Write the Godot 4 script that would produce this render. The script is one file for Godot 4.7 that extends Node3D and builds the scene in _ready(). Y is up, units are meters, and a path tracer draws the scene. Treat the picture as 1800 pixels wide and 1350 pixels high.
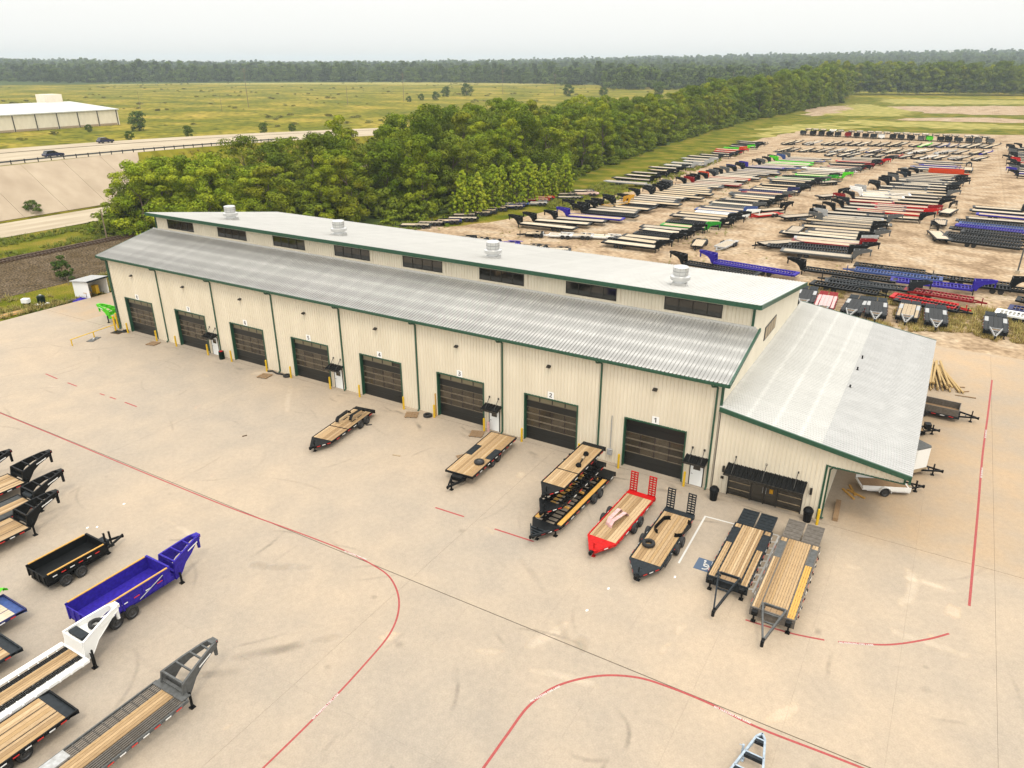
extends Node3D
# A trailer dealer's long metal workshop seen from a drone: y up, metres. The front wall runs along x at z = 0 and the yard with the camera is at +z.

const BAY := 9.144
var M := {}
var meshes := {}
var names := {}
var rng := RandomNumberGenerator.new()


# ---------------------------------------------------------------- mesh builder
class MB:
	var v := PackedVector3Array()
	var n := PackedVector3Array()
	var c := PackedColorArray()
	var col := Color.WHITE
	func tri(a: Vector3, b: Vector3, d: Vector3) -> void:   # counter-clockwise seen from outside
		var k := (b - a).cross(d - a).normalized()
		v.append(a); v.append(d); v.append(b)
		for i in 3:
			n.append(k); c.append(col)
	func quad(a: Vector3, b: Vector3, d: Vector3, e: Vector3) -> void:
		tri(a, b, d); tri(a, d, e)
	func smooth(a: Vector3, b: Vector3, d: Vector3, na: Vector3, nb: Vector3, nd: Vector3) -> void:
		v.append(a); v.append(d); v.append(b)
		n.append(na); n.append(nd); n.append(nb)
		for i in 3:
			c.append(col)
	func box(o: Vector3, s: Vector3, r := Basis()) -> void:
		var h := s * 0.5
		var p: Array[Vector3] = []
		for i in 8:
			p.append(o + r * Vector3(h.x if i & 1 else -h.x, h.y if i & 2 else -h.y, h.z if i & 4 else -h.z))
		quad(p[4], p[5], p[7], p[6]); quad(p[1], p[0], p[2], p[3])
		quad(p[5], p[1], p[3], p[7]); quad(p[0], p[4], p[6], p[2])
		quad(p[6], p[7], p[3], p[2]); quad(p[0], p[1], p[5], p[4])
	func span(x0: float, x1: float, y0: float, y1: float, z0: float, z1: float) -> void:
		box(Vector3(x0 + x1, y0 + y1, z0 + z1) * 0.5, Vector3(absf(x1 - x0), absf(y1 - y0), absf(z1 - z0)))
	func bar(p: Vector3, q: Vector3, w: float, h: float, up := Vector3.UP) -> void:
		var z := (q - p).normalized()
		if absf(z.dot(up)) > 0.99:
			up = Vector3.RIGHT
		var x := up.cross(z).normalized()
		box((p + q) * 0.5, Vector3(w, h, p.distance_to(q)), Basis(x, z.cross(x), z))
	func tube(p: Vector3, q: Vector3, r0: float, r1: float, seg := 10, caps := true) -> void:
		var z := (q - p).normalized()
		var x := (Vector3.RIGHT if absf(z.x) < 0.9 else Vector3.UP).cross(z).normalized()
		var y := z.cross(x)
		for i in seg:
			var a := TAU * i / seg
			var b := TAU * (i + 1) / seg
			var da := x * cos(a) + y * sin(a)
			var db := x * cos(b) + y * sin(b)
			smooth(p + da * r0, p + db * r0, q + db * r1, da, db, db)
			smooth(p + da * r0, q + db * r1, q + da * r1, da, db, da)
			if caps:
				tri(q, q + da * r1, q + db * r1); tri(p, p + db * r0, p + da * r0)
	func path(pts: Array, r: float, seg := 6) -> void:
		for i in pts.size() - 1:
			tube(pts[i], pts[i + 1], r, r, seg)
	func lathe(prof: Array, seg: int, xf := Transform3D()) -> void:   # prof: Vector2(radius, height) from bottom to top
		for j in prof.size() - 1:
			var p: Vector2 = prof[j]
			var q: Vector2 = prof[j + 1]
			var e := (q - p).normalized()
			for i in seg:
				var a := TAU * i / seg
				var b := TAU * (i + 1) / seg
				var A := Vector3(cos(a), 0, -sin(a))
				var B := Vector3(cos(b), 0, -sin(b))
				var na := (xf.basis * (A * e.y - Vector3.UP * e.x)).normalized()
				var nb := (xf.basis * (B * e.y - Vector3.UP * e.x)).normalized()
				var p0 := xf * (A * p.x + Vector3.UP * p.y)
				var p1 := xf * (B * p.x + Vector3.UP * p.y)
				var q0 := xf * (A * q.x + Vector3.UP * q.y)
				var q1 := xf * (B * q.x + Vector3.UP * q.y)
				if p.x > 0.0001:
					smooth(p0, p1, q1, na, nb, nb)
				if q.x > 0.0001:
					smooth(p0, q1, q0, na, nb, na)
	func ext(poly: PackedVector2Array, depth: float, xf := Transform3D()) -> void:   # polygon in xy, pushed along +z
		var pl := poly
		if Geometry2D.is_polygon_clockwise(pl):
			pl = pl.duplicate(); pl.reverse()
		var t := Geometry2D.triangulate_polygon(pl)
		for i in range(0, t.size(), 3):
			var a := pl[t[i]]
			var b := pl[t[i + 1]]
			var d := pl[t[i + 2]]
			if (b - a).cross(d - a) < 0:
				var s := b; b = d; d = s
			tri(xf * Vector3(a.x, a.y, depth), xf * Vector3(b.x, b.y, depth), xf * Vector3(d.x, d.y, depth))
			tri(xf * Vector3(a.x, a.y, 0), xf * Vector3(d.x, d.y, 0), xf * Vector3(b.x, b.y, 0))
		for i in pl.size():
			var a := pl[i]
			var b := pl[(i + 1) % pl.size()]
			quad(xf * Vector3(a.x, a.y, 0), xf * Vector3(b.x, b.y, 0), xf * Vector3(b.x, b.y, depth), xf * Vector3(a.x, a.y, depth))
	func done() -> ArrayMesh:
		var arr := []
		arr.resize(Mesh.ARRAY_MAX)
		arr[Mesh.ARRAY_VERTEX] = v
		arr[Mesh.ARRAY_NORMAL] = n
		arr[Mesh.ARRAY_COLOR] = c
		var m := ArrayMesh.new()
		m.add_surface_from_arrays(Mesh.PRIMITIVE_TRIANGLES, arr)
		return m


# ---------------------------------------------------------------- nodes
func numbered(called: String) -> String:
	var k: int = names.get(called, 0)
	names[called] = k + 1
	return called if k == 0 else "%s_%03d" % [called, k]


func tag(o: Node3D, label: String, category: String, group := "", kind := "") -> Node3D:
	if label: o.set_meta("label", label)
	if category: o.set_meta("category", category)
	if group: o.set_meta("group", group)
	if kind: o.set_meta("kind", kind)
	return o


func thing(called: String, label: String, category: String, at := Vector3.ZERO, turn := 0.0, group := "") -> Node3D:
	var o := Node3D.new()
	o.name = numbered(called)
	add_child(o)
	o.position = at
	o.rotation.y = turn
	return tag(o, label, category, group)


func part(o: Node3D, called: String, m: Mesh, mt: Material, xf := Transform3D()) -> MeshInstance3D:
	var p := MeshInstance3D.new()
	p.name = called
	p.mesh = m
	p.material_override = mt
	p.transform = xf
	o.add_child(p, true)
	return p


func at(x: float, y: float, z: float, turn := 0.0) -> Transform3D:
	return Transform3D(Basis(Vector3.UP, turn), Vector3(x, y, z))


func single(called: String, m: Mesh, mt: Material, label: String, category: String, xf := Transform3D(), group := "", kind := "") -> MeshInstance3D:
	var p := MeshInstance3D.new()
	p.name = numbered(called)
	p.mesh = m
	p.material_override = mt
	p.transform = xf
	add_child(p)
	tag(p, label, category, group, kind)
	return p


func struct(called: String, m: Mesh, mt: Material, xf := Transform3D()) -> MeshInstance3D:
	return single(called, m, mt, "", "", xf, "", "structure")


func box_mesh(w: float, h: float, d: float) -> Mesh:   # shared boxes, resting on y = 0
	var key := "box %.3f %.3f %.3f" % [w, h, d]
	if not meshes.has(key):
		var b := MB.new()
		b.span(-w / 2, w / 2, 0, h, -d / 2, d / 2)
		meshes[key] = b.done()
	return meshes[key]


# ---------------------------------------------------------------- materials
func mat(key: String, r: float, g: float, b: float, rough := 0.7, metal := 0.0) -> StandardMaterial3D:
	var m := StandardMaterial3D.new()
	m.resource_name = key
	m.albedo_color = Color(r, g, b).linear_to_srgb()
	m.roughness = rough
	m.metallic = metal
	M[key] = m
	return m


func noise_tex(freq: float, sd: int, lo: Color, hi: Color, oct := 5, size := 512, mid = null, type := FastNoiseLite.TYPE_SIMPLEX_SMOOTH) -> NoiseTexture2D:
	var f := FastNoiseLite.new()
	f.noise_type = type
	f.frequency = freq
	f.fractal_octaves = oct
	f.seed = sd
	var t := NoiseTexture2D.new()
	t.width = size
	t.height = size
	t.seamless = true
	t.noise = f
	var g := Gradient.new()
	g.set_color(0, lo); g.set_color(1, hi)
	if mid != null:
		g.add_point(0.5, mid)
	t.color_ramp = g
	return t


func grey(v: float) -> Color:
	return Color(v, v, v)


func textured(m: StandardMaterial3D, t: Texture2D, scale: Vector3, world := false) -> StandardMaterial3D:
	m.albedo_texture = t
	m.uv1_triplanar = true
	m.uv1_world_triplanar = world
	m.uv1_scale = scale
	return m


func detail(m: StandardMaterial3D, t: Texture2D, scale: Vector3, world := true) -> void:
	m.detail_enabled = true
	m.detail_blend_mode = BaseMaterial3D.BLEND_MODE_MUL
	m.detail_albedo = t
	m.detail_uv_layer = BaseMaterial3D.DETAIL_UV_2
	m.uv2_triplanar = true
	m.uv2_world_triplanar = world
	m.uv2_scale = scale


func make_materials() -> void:
	var wear := noise_tex(0.03, 3, Color(0.80, 0.79, 0.77), grey(1.0), 6)
	var fine := noise_tex(0.05, 4, grey(0.80), grey(1.0), 4)
	var speck := noise_tex(0.12, 8, grey(0.72), grey(1.0), 3)
	M.wear_t = wear; M.fine_t = fine; M.speck_t = speck
	# painted steel of the trailers
	for a in [["black", 0.010, 0.011, 0.012], ["charcoal", 0.024, 0.030, 0.036], ["grey", 0.115, 0.12, 0.122], ["warm_grey", 0.15, 0.135, 0.12], ["red", 0.52, 0.012, 0.012], ["dark_red", 0.25, 0.01, 0.012], ["orange", 0.62, 0.06, 0.01],
			["blue", 0.035, 0.022, 0.33], ["steel_blue", 0.05, 0.09, 0.27], ["navy", 0.03, 0.035, 0.12], ["white", 0.72, 0.72, 0.70], ["silver", 0.42, 0.43, 0.44], ["lime", 0.10, 0.62, 0.02], ["green", 0.03, 0.30, 0.03], ["yellow", 0.62, 0.32, 0.02], ["pink", 0.66, 0.42, 0.42], ["dark_green", 0.006, 0.018, 0.012], ["tan", 0.42, 0.33, 0.22], ["pale_blue", 0.38, 0.46, 0.55], ["brown", 0.09, 0.055, 0.03]]:
		var m := mat(a[0], a[1], a[2], a[3], 0.42)
		m.metallic_specular = 0.22
		textured(m, wear, Vector3.ONE * 0.23)
	M.white.roughness = 0.5
	M.white.albedo_texture = null
	# wood decking: grain runs along z of the part
	var grain := noise_tex(0.02, 12, Color(0.74, 0.70, 0.66), Color(1, 1, 1), 4, 512, Color(0.92, 0.90, 0.87))
	M.grain_t = grain
	var tones := [[0.40, 0.27, 0.13], [0.45, 0.315, 0.17], [0.31, 0.205, 0.10], [0.42, 0.30, 0.17], [0.36, 0.245, 0.125], [0.52, 0.385, 0.23]]
	for i in 6:
		var t: Array = tones[i]
		var m := mat("wood%d" % i, t[0], t[1], t[2], 0.75)
		textured(m, grain, Vector3(3.1, 3.1, 0.22))
		m.uv1_offset = Vector3(i * 0.37, 0.1, i * 0.53)
	for i in 5:
		var t: Array = [[0.54, 0.46, 0.34], [0.44, 0.38, 0.30], [0.60, 0.53, 0.42], [0.47, 0.42, 0.34], [0.52, 0.42, 0.28]][i]
		textured(mat("deck%d" % i, t[0], t[1], t[2], 0.8), grain, Vector3(2.2, 2.2, 0.15))
	textured(mat("old_wood", 0.30, 0.20, 0.11, 0.85), grain, Vector3(3, 3, 0.4))
	textured(mat("gold_wood", 0.62, 0.36, 0.08, 0.7), grain, Vector3(3, 3, 0.25))
	textured(mat("log", 0.47, 0.34, 0.15, 0.85), grain, Vector3(2.6, 2.6, 0.35))
	mat("rubber", 0.017, 0.017, 0.017, 0.85)
	textured(M.rubber, fine, Vector3.ONE * 0.8)
	mat("rim", 0.045, 0.046, 0.048, 0.4, 0.3)
	mat("tape_red", 0.55, 0.02, 0.015, 0.4)
	mat("tape_white", 0.72, 0.72, 0.70, 0.4)
	# building
	var wall := mat("wall_paint", 0.72, 0.655, 0.53, 0.55)
	textured(wall, noise_tex(0.006, 21, Color(0.95, 0.945, 0.935), Color(1, 1, 1), 5), Vector3(0.13, 0.05, 0.13), true)
	for i in 3:
		var k: float = [0.49, 0.51, 0.47][i]
		var m := mat("galv%d" % i, k, k * 0.985, k * 0.94, 0.4, 0.4)
		textured(m, noise_tex(0.010, 30 + i, grey(0.80), grey(1.0), 6, 512, grey(0.92)), Vector3(0.35, 0.35, 0.12), true)
		k = [0.50, 0.51, 0.49][i]
		m = mat("white_roof%d" % i, k, k * 0.99, k * 0.95, 0.5)
		textured(m, noise_tex(0.008, 40 + i, grey(0.93), grey(1.0), 5), Vector3(0.3, 0.3, 0.06), true)
		k = [0.57, 0.59, 0.55][i]
		m = mat("lean%d" % i, k, k * 0.995, k * 0.955, 0.42, 0.2)
		textured(m, noise_tex(0.012, 50 + i, grey(0.86), grey(1.0), 6), Vector3(0.1, 0.3, 0.3), true)
	for i in 2:
		var k2: float = [0.445, 0.46][i]
		textured(mat("lean_pale%d" % i, k2, k2 * 1.0, k2 * 0.985, 0.45, 0.1), noise_tex(0.012, 55 + i, grey(0.9), grey(1.0), 6), Vector3(0.1, 0.3, 0.3), true)
	textured(mat("trim_green", 0.018, 0.085, 0.048, 0.42), wear, Vector3.ONE * 0.2)
	mat("bronze", 0.018, 0.016, 0.013, 0.4)
	mat("door_dark", 0.010, 0.011, 0.011, 0.35)
	for i in 3:
		var gl := mat("glass%d" % i, [0.058, 0.078, 0.04][i], [0.047, 0.062, 0.032][i], [0.032, 0.042, 0.023][i], 0.12)
		gl.transparency = BaseMaterial3D.TRANSPARENCY_ALPHA
		gl.albedo_color.a = 0.72
	textured(mat("lit_floor_pane", 0.27, 0.235, 0.145, 0.5), fine, Vector3.ONE * 0.8)  # tan painted in for the lit inside floor seen through the glass
	mat("door_rail", 0.14, 0.115, 0.08, 0.5)
	mat("door_mullion", 0.022, 0.014, 0.013, 0.5)
	var g2 := mat("dark_glass", 0.012, 0.012, 0.010, 0.05)
	g2.metallic_specular = 0.7
	mat("vent_metal", 0.56, 0.56, 0.55, 0.3, 0.7)
	textured(mat("bollard_yellow", 0.78, 0.50, 0.01, 0.5), wear, Vector3.ONE * 0.9)
	mat("door_white", 0.78, 0.80, 0.79, 0.5)
	mat("sign_white", 0.80, 0.80, 0.79, 0.5)
	mat("ink", 0.01, 0.01, 0.012, 0.6)
	# ground
	var red := mat("paint_red", 0.33, 0.062, 0.058, 0.8)
	red.transparency = BaseMaterial3D.TRANSPARENCY_ALPHA_SCISSOR
	red.alpha_scissor_threshold = 0.5
	textured(red, noise_tex(0.03, 60, Color(0.8, 0.8, 0.8, 0.40), Color(1, 1, 1, 1.0), 5, 512, Color(0.95, 0.9, 0.9, 0.82)), Vector3.ONE * 0.35, true)
	var wh := mat("paint_white", 0.74, 0.72, 0.68, 0.75)
	textured(wh, speck, Vector3.ONE * 0.4, true)
	textured(mat("paint_blue", 0.085, 0.13, 0.21, 0.8), speck, Vector3.ONE * 0.4, true)
	mat("joint", 0.085, 0.07, 0.052, 0.9)
	var dirt := mat("dirt", 0.53, 0.45, 0.345, 0.95)
	textured(dirt, noise_tex(0.009, 70, Color(0.72, 0.66, 0.60), Color(1, 1, 1), 6, 1024, Color(0.95, 0.90, 0.84)), Vector3.ONE * 0.014, true)
	detail(dirt, noise_tex(0.02, 71, Color(0.70, 0.68, 0.66), Color(1, 1, 1), 6), Vector3.ONE * 0.09)
	var grass := mat("grass", 0.44, 0.33, 0.085, 0.95)
	textured(grass, noise_tex(0.011, 72, Color(0.42, 0.58, 0.30), Color(1, 0.96, 0.95), 7, 1024, Color(0.72, 0.82, 0.46)), Vector3.ONE * 0.0085, true)
	detail(grass, noise_tex(0.06, 73, Color(0.45, 0.48, 0.4), Color(1, 1, 1), 5), Vector3.ONE * 0.13)
	var field := mat("field", 0.46, 0.335, 0.085, 0.95)
	textured(field, noise_tex(0.006, 74, Color(0.50, 0.62, 0.36), Color(1.0, 0.97, 0.95), 8, 1024, Color(0.72, 0.78, 0.52)), Vector3(0.0022, 0.0022, 0.0035), true)
	detail(field, noise_tex(0.02, 75, Color(0.42, 0.48, 0.36), Color(1, 1, 1), 7, 512, Color(0.86, 0.88, 0.8)), Vector3(0.012, 0.012, 0.02))
	textured(mat("dry_grass", 0.40, 0.315, 0.125, 0.95), noise_tex(0.02, 90, Color(0.45, 0.55, 0.35), Color(1, 1, 1), 7, 512, Color(0.8, 0.85, 0.7)), Vector3(0.012, 0.012, 0.02), true)
	var wood := mat("forest_floor", 0.075, 0.105, 0.028, 0.95)
	textured(wood, speck, Vector3.ONE * 0.01, true)
	var gravel := mat("ballast_stone", 0.33, 0.27, 0.20, 0.95)
	textured(gravel, noise_tex(0.09, 76, Color(0.22, 0.21, 0.2), Color(1, 0.97, 0.9), 4, 512, Color(0.62, 0.60, 0.58)), Vector3.ONE * 0.055, true)
	detail(gravel, noise_tex(0.01, 77, Color(0.75, 0.72, 0.62), Color(1, 1, 1), 4), Vector3.ONE * 0.05)
	var road := mat("road_concrete", 0.44, 0.38, 0.285, 0.9)
	textured(road, noise_tex(0.01, 78, Color(0.84, 0.82, 0.8), Color(1, 1, 1), 6), Vector3(0.05, 0.05, 0.008), true)
	textured(mat("slope_concrete", 0.40, 0.325, 0.235, 0.9), noise_tex(0.01, 79, Color(0.84, 0.82, 0.8), Color(1, 1, 1), 6), Vector3.ONE * 0.03, true)
	mat("rail_steel", 0.085, 0.055, 0.04, 0.6, 0.3)
	mat("car_blue", 0.012, 0.018, 0.05, 0.25)
	mat("bark", 0.10, 0.075, 0.05, 0.95)
	mat("pole_wood", 0.20, 0.15, 0.10, 0.9)
	mat("wire", 0.06, 0.055, 0.05, 0.7)
	for a in [["leaf", 0.9], ["grass_blade", 1.0]]:
		var m := mat(a[0], 1, 1, 1, 0.7)
		m.vertex_color_use_as_albedo = true
		m.cull_mode = BaseMaterial3D.CULL_DISABLED
		m.metallic_specular = 0.12
		m.backlight_enabled = true
		m.backlight = Color(0.05, 0.07, 0.01)
	for k in ["field", "dry_grass", "grass", "dirt", "forest_floor", "ballast_stone", "road_concrete"]:
		M[k].metallic_specular = 0.12


# ---------------------------------------------------------------- start
func _ready() -> void:
	rng.seed = 7
	var cam := Camera3D.new()
	cam.name = "camera"
	cam.position = Vector3(11.914, 30.146, 49.933)
	cam.rotation_degrees = Vector3(-23.558, 30.403, 0.068)
	cam.fov = 54.925
	cam.near = 0.3
	cam.far = 20000.0
	add_child(cam)
	cam.current = true
	var env := Environment.new()
	env.background_mode = Environment.BG_SKY
	env.sky = Sky.new()
	env.sky.sky_material = overcast()
	env.tonemap_mode = Environment.TONE_MAPPER_LINEAR
	env.tonemap_exposure = 1.0
	env.fog_enabled = true
	env.fog_density = 0.00014
	env.fog_light_color = Color(0.90, 0.96, 1.0)
	env.sdfgi_enabled = true
	env.ssao_enabled = true
	env.ssil_enabled = true
	var we := WorldEnvironment.new()
	we.name = "world"
	we.environment = env
	add_child(we)
	var sun := DirectionalLight3D.new()
	sun.name = "sun"
	sun.light_energy = 0.5
	sun.light_angular_distance = 14.0
	sun.light_color = Color(1.0, 0.95, 0.86)
	sun.shadow_enabled = true
	sun.rotation_degrees = Vector3(-62, 38, 0)
	add_child(sun)

	make_materials()
	build_ground()
	build_markings()
	build_workshop()
	build_surroundings()
	build_woods()
	build_front_trailers()
	build_left_trailers()
	build_right_side()
	build_yard()
	build_small_things()


func overcast() -> PanoramaSkyMaterial:   # an even bright overcast: about three times brighter overhead than at the horizon
	var f := FastNoiseLite.new()
	f.seed = 5
	f.frequency = 1.6
	f.fractal_octaves = 4
	var im := Image.create(256, 128, false, Image.FORMAT_RGBF)
	for y in 128:
		var up := PI * (0.5 - (y + 0.5) / 128.0)
		for x in 256:
			var a := TAU * x / 256.0
			var d := Vector3(cos(a) * cos(up), sin(up) * 2.2, sin(a) * cos(up))
			var s := maxf(0.0, sin(up))
			var L := 0.94 * (1.0 + 2.0 * s) * (1.0 + 0.05 * f.get_noise_3dv(d) * clampf(s * 6.0, 0.25, 1.0))
			var c := Color(0.97, 0.965, 0.925).lerp(Color(1.0, 0.985, 0.95), clampf(s * 2.0, 0, 1))
			if up < 0.0:
				c = Color(0.60, 0.52, 0.38)
			im.set_pixel(x, y, Color(c.r * L, c.g * L, c.b * L))
	var m := PanoramaSkyMaterial.new()
	m.panorama = ImageTexture.create_from_image(im)
	return m


# ---------------------------------------------------------------- ground
func sheet(poly: Array, y: float, rough_edge := 0.0, step := 4.0, sd := 1) -> ArrayMesh:   # flat sheet; its edge wanders where nothing was laid to a line
	var f := FastNoiseLite.new()
	f.seed = sd
	f.frequency = 0.06
	f.fractal_octaves = 4
	var pl := PackedVector2Array()
	for i in poly.size():
		var a: Vector2 = poly[i]
		var b: Vector2 = poly[(i + 1) % poly.size()]
		var k := maxi(1, int(a.distance_to(b) / step)) if rough_edge > 0 else 1
		for j in k:
			var p := a.lerp(b, float(j) / k)
			if rough_edge > 0:
				p += (b - a).orthogonal().normalized() * f.get_noise_2d(p.x, p.y) * rough_edge * 2.0
			pl.append(p)
	var t := Geometry2D.triangulate_polygon(pl)
	if t.is_empty():
		return sheet(poly, y, rough_edge * 0.5, step, sd)
	var b := MB.new()
	for i in range(0, t.size(), 3):
		var q: Array[Vector3] = []
		for j in 3:
			q.append(Vector3(pl[t[i + j]].x, y, pl[t[i + j]].y))
		if (q[1] - q[0]).cross(q[2] - q[0]).y < 0:
			b.tri(q[0], q[2], q[1])
		else:
			b.tri(q[0], q[1], q[2])
	return b.done()


func rect(x0: float, x1: float, z0: float, z1: float, y: float) -> ArrayMesh:
	var b := MB.new()
	b.quad(Vector3(x0, y, z1), Vector3(x1, y, z1), Vector3(x1, y, z0), Vector3(x0, y, z0))
	return b.done()


func concrete_material() -> StandardMaterial3D:   # one computed picture over 160 m of yard: dusty tan tone, pale patches, tyre scuffs, drips
	var n := 2048
	var span := 160.0
	var big := FastNoiseLite.new(); big.seed = 81; big.frequency = 0.0032; big.fractal_octaves = 5
	var mid := FastNoiseLite.new(); mid.seed = 82; mid.frequency = 0.02; mid.fractal_octaves = 5
	var fin := FastNoiseLite.new(); fin.seed = 83; fin.frequency = 0.16; fin.fractal_octaves = 3
	var ib := big.get_image(n, n, false, false, false).get_data()
	var im := mid.get_image(n, n, false, false, false).get_data()
	var jf := fin.get_image(n, n, false, false, false).get_data()
	var out := PackedByteArray()
	out.resize(n * n * 3)
	var o := 0
	var front := int((2.0 / span + 0.5) * n) * n
	var beyond := int((20.4 / span + 0.5) * n) * n
	for i in n * n:
		var a := ib[i] / 255.0 - 0.5
		var b := im[i] / 255.0 - 0.5
		var c := jf[i] / 255.0 - 0.5
		var t := 0.62 + a * 0.95 + b * 0.3          # 0: grey cement, 1: tan dust
		var l := 0.985 + a * 0.10 + b * 0.085 + c * 0.075
		var wx := (i % n) * span / n - span * 0.5
		if wx > 8.3 and i < front:                  # orange dirt tracked in round the lean-to
			var d := clampf((wx - 8.3) * 0.4, 0, 1) * clampf((front - i) / float(n) * 0.03, 0, 1)
			t += d * (0.75 + b); l -= d * (0.035 + 0.06 * b)
		if i > beyond:                              # the bays past the main joint were cast from a greyer mix
			t -= 0.10; l -= 0.015
		out[o] = clampi(int((0.634 + 0.034 * t) * l * 255.0), 0, 255)
		out[o + 1] = clampi(int((0.602 + 0.000 * t) * l * 255.0), 0, 255)
		out[o + 2] = clampi(int((0.560 - 0.040 * t) * l * 255.0), 0, 255)
		o += 3
	# scuffs and drips: strokes of many faint dabs
	var r := RandomNumberGenerator.new()
	r.seed = 99
	var strokes := []
	for i in 150:   # tyre scuffs, short arcs
		strokes.append([r.randf_range(-80, 30), r.randf_range(1, 44), r.randf_range(0, TAU), r.randf_range(-0.25, 0.25), r.randf_range(1.0, 7.0), 0.05, r.randf_range(0.10, 0.32)])
	for i in 60:    # drips and small stains
		strokes.append([r.randf_range(-80, 30), r.randf_range(1, 44), r.randf_range(0, TAU), 0.9, r.randf_range(0.1, 0.5), r.randf_range(0.08, 0.30), r.randf_range(0.15, 0.5)])
	for i in 46:    # pale dust drifts and washed swirls
		strokes.append([r.randf_range(-75, 28), r.randf_range(2, 44), r.randf_range(0, TAU), r.randf_range(-0.35, 0.35), r.randf_range(2, 9), r.randf_range(0.3, 0.9), r.randf_range(-0.14, -0.05)])
	for i in 70:    # grime along the foot of the wall and before the doors
		strokes.append([r.randf_range(-73, 7), r.randf_range(0.2, 2.6), r.randf_range(-0.5, 0.5), r.randf_range(-0.3, 0.3), r.randf_range(0.5, 3.0), r.randf_range(0.1, 0.35), r.randf_range(0.12, 0.4)])
	for i in 14:    # long dusty wheel paths along the yard
		strokes.append([r.randf_range(-70, 10), r.randf_range(6, 40), r.randf_range(-0.3, 0.3), r.randf_range(-0.02, 0.02), r.randf_range(8, 26), 0.35, r.randf_range(-0.03, 0.03)])
	for a in [[2.2, 23.2, 0.2, 0.55, 6.0, 0.05, 0.4], [3.6, 25.8, 2.4, -0.9, 2.6, 0.06, 0.5], [-19.0, 22.6, 2.6, 0.05, 5.0, 0.5, 0.35], [-13.0, 26.0, 2.2, 0.03, 7.0, 0.4, 0.35], [-15.5, 30.5, 2.3, 0.1, 6.0, 0.3, 0.3], [-1.5, 19.2, 1.0, 0.2, 3.0, 0.6, 0.3], [10.0, 5.0, -0.3, 0.05, 9.0, 0.35, -0.16], [13.5, 2.0, 0.9, 0.2, 6.0, 0.5, -0.2], [-10.0, 14.0, 0.4, 0.05, 14.0, 0.3, 0.16]]:
		strokes.append(a)
	for s in strokes:
		var x: float = s[0]
		var z: float = s[1]
		var dir: float = s[2]
		var steps := int(s[4] / 0.07) + 1
		for k in steps:
			x += cos(dir) * 0.07; z += sin(dir) * 0.07
			dir += s[3] * 0.07
			var w := maxi(1, int(s[5] / span * n))
			var fade := sin(PI * (k + 0.5) / steps)
			var cx := int((x / span + 0.5) * n)
			var cz := int((z / span + 0.5) * n)
			for dz in range(-w, w + 1):
				for dx in range(-w, w + 1):
					var px := cx + dx
					var pz := cz + dz
					if px < 0 or pz < 0 or px >= n or pz >= n: continue
					var fall := 1.0 - (dx * dx + dz * dz) / float((w + 1) * (w + 1))
					if fall <= 0.0: continue
					var i := (pz * n + px) * 3
					var amount: float = s[6] * fade * fall * maxf(0.0, im[pz * n + px] / 255.0 - 0.32) * 1.1 / (1.0 + w * 0.9)
					for ch in 3:
						out[i + ch] = clampi(int(out[i + ch] * (1.0 - amount) + 0.5), 0, 255)
	var tex := ImageTexture.create_from_image(Image.create_from_data(n, n, false, Image.FORMAT_RGB8, out))
	var m := mat("concrete", 0.98, 0.97, 0.95, 0.88)
	textured(m, tex, Vector3.ONE / span, true)
	m.uv1_offset = Vector3(0.5, 0.5, 0.5)
	detail(m, noise_tex(0.07, 84, grey(0.90), grey(1.0), 5), Vector3.ONE * 0.21)
	return m


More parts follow.
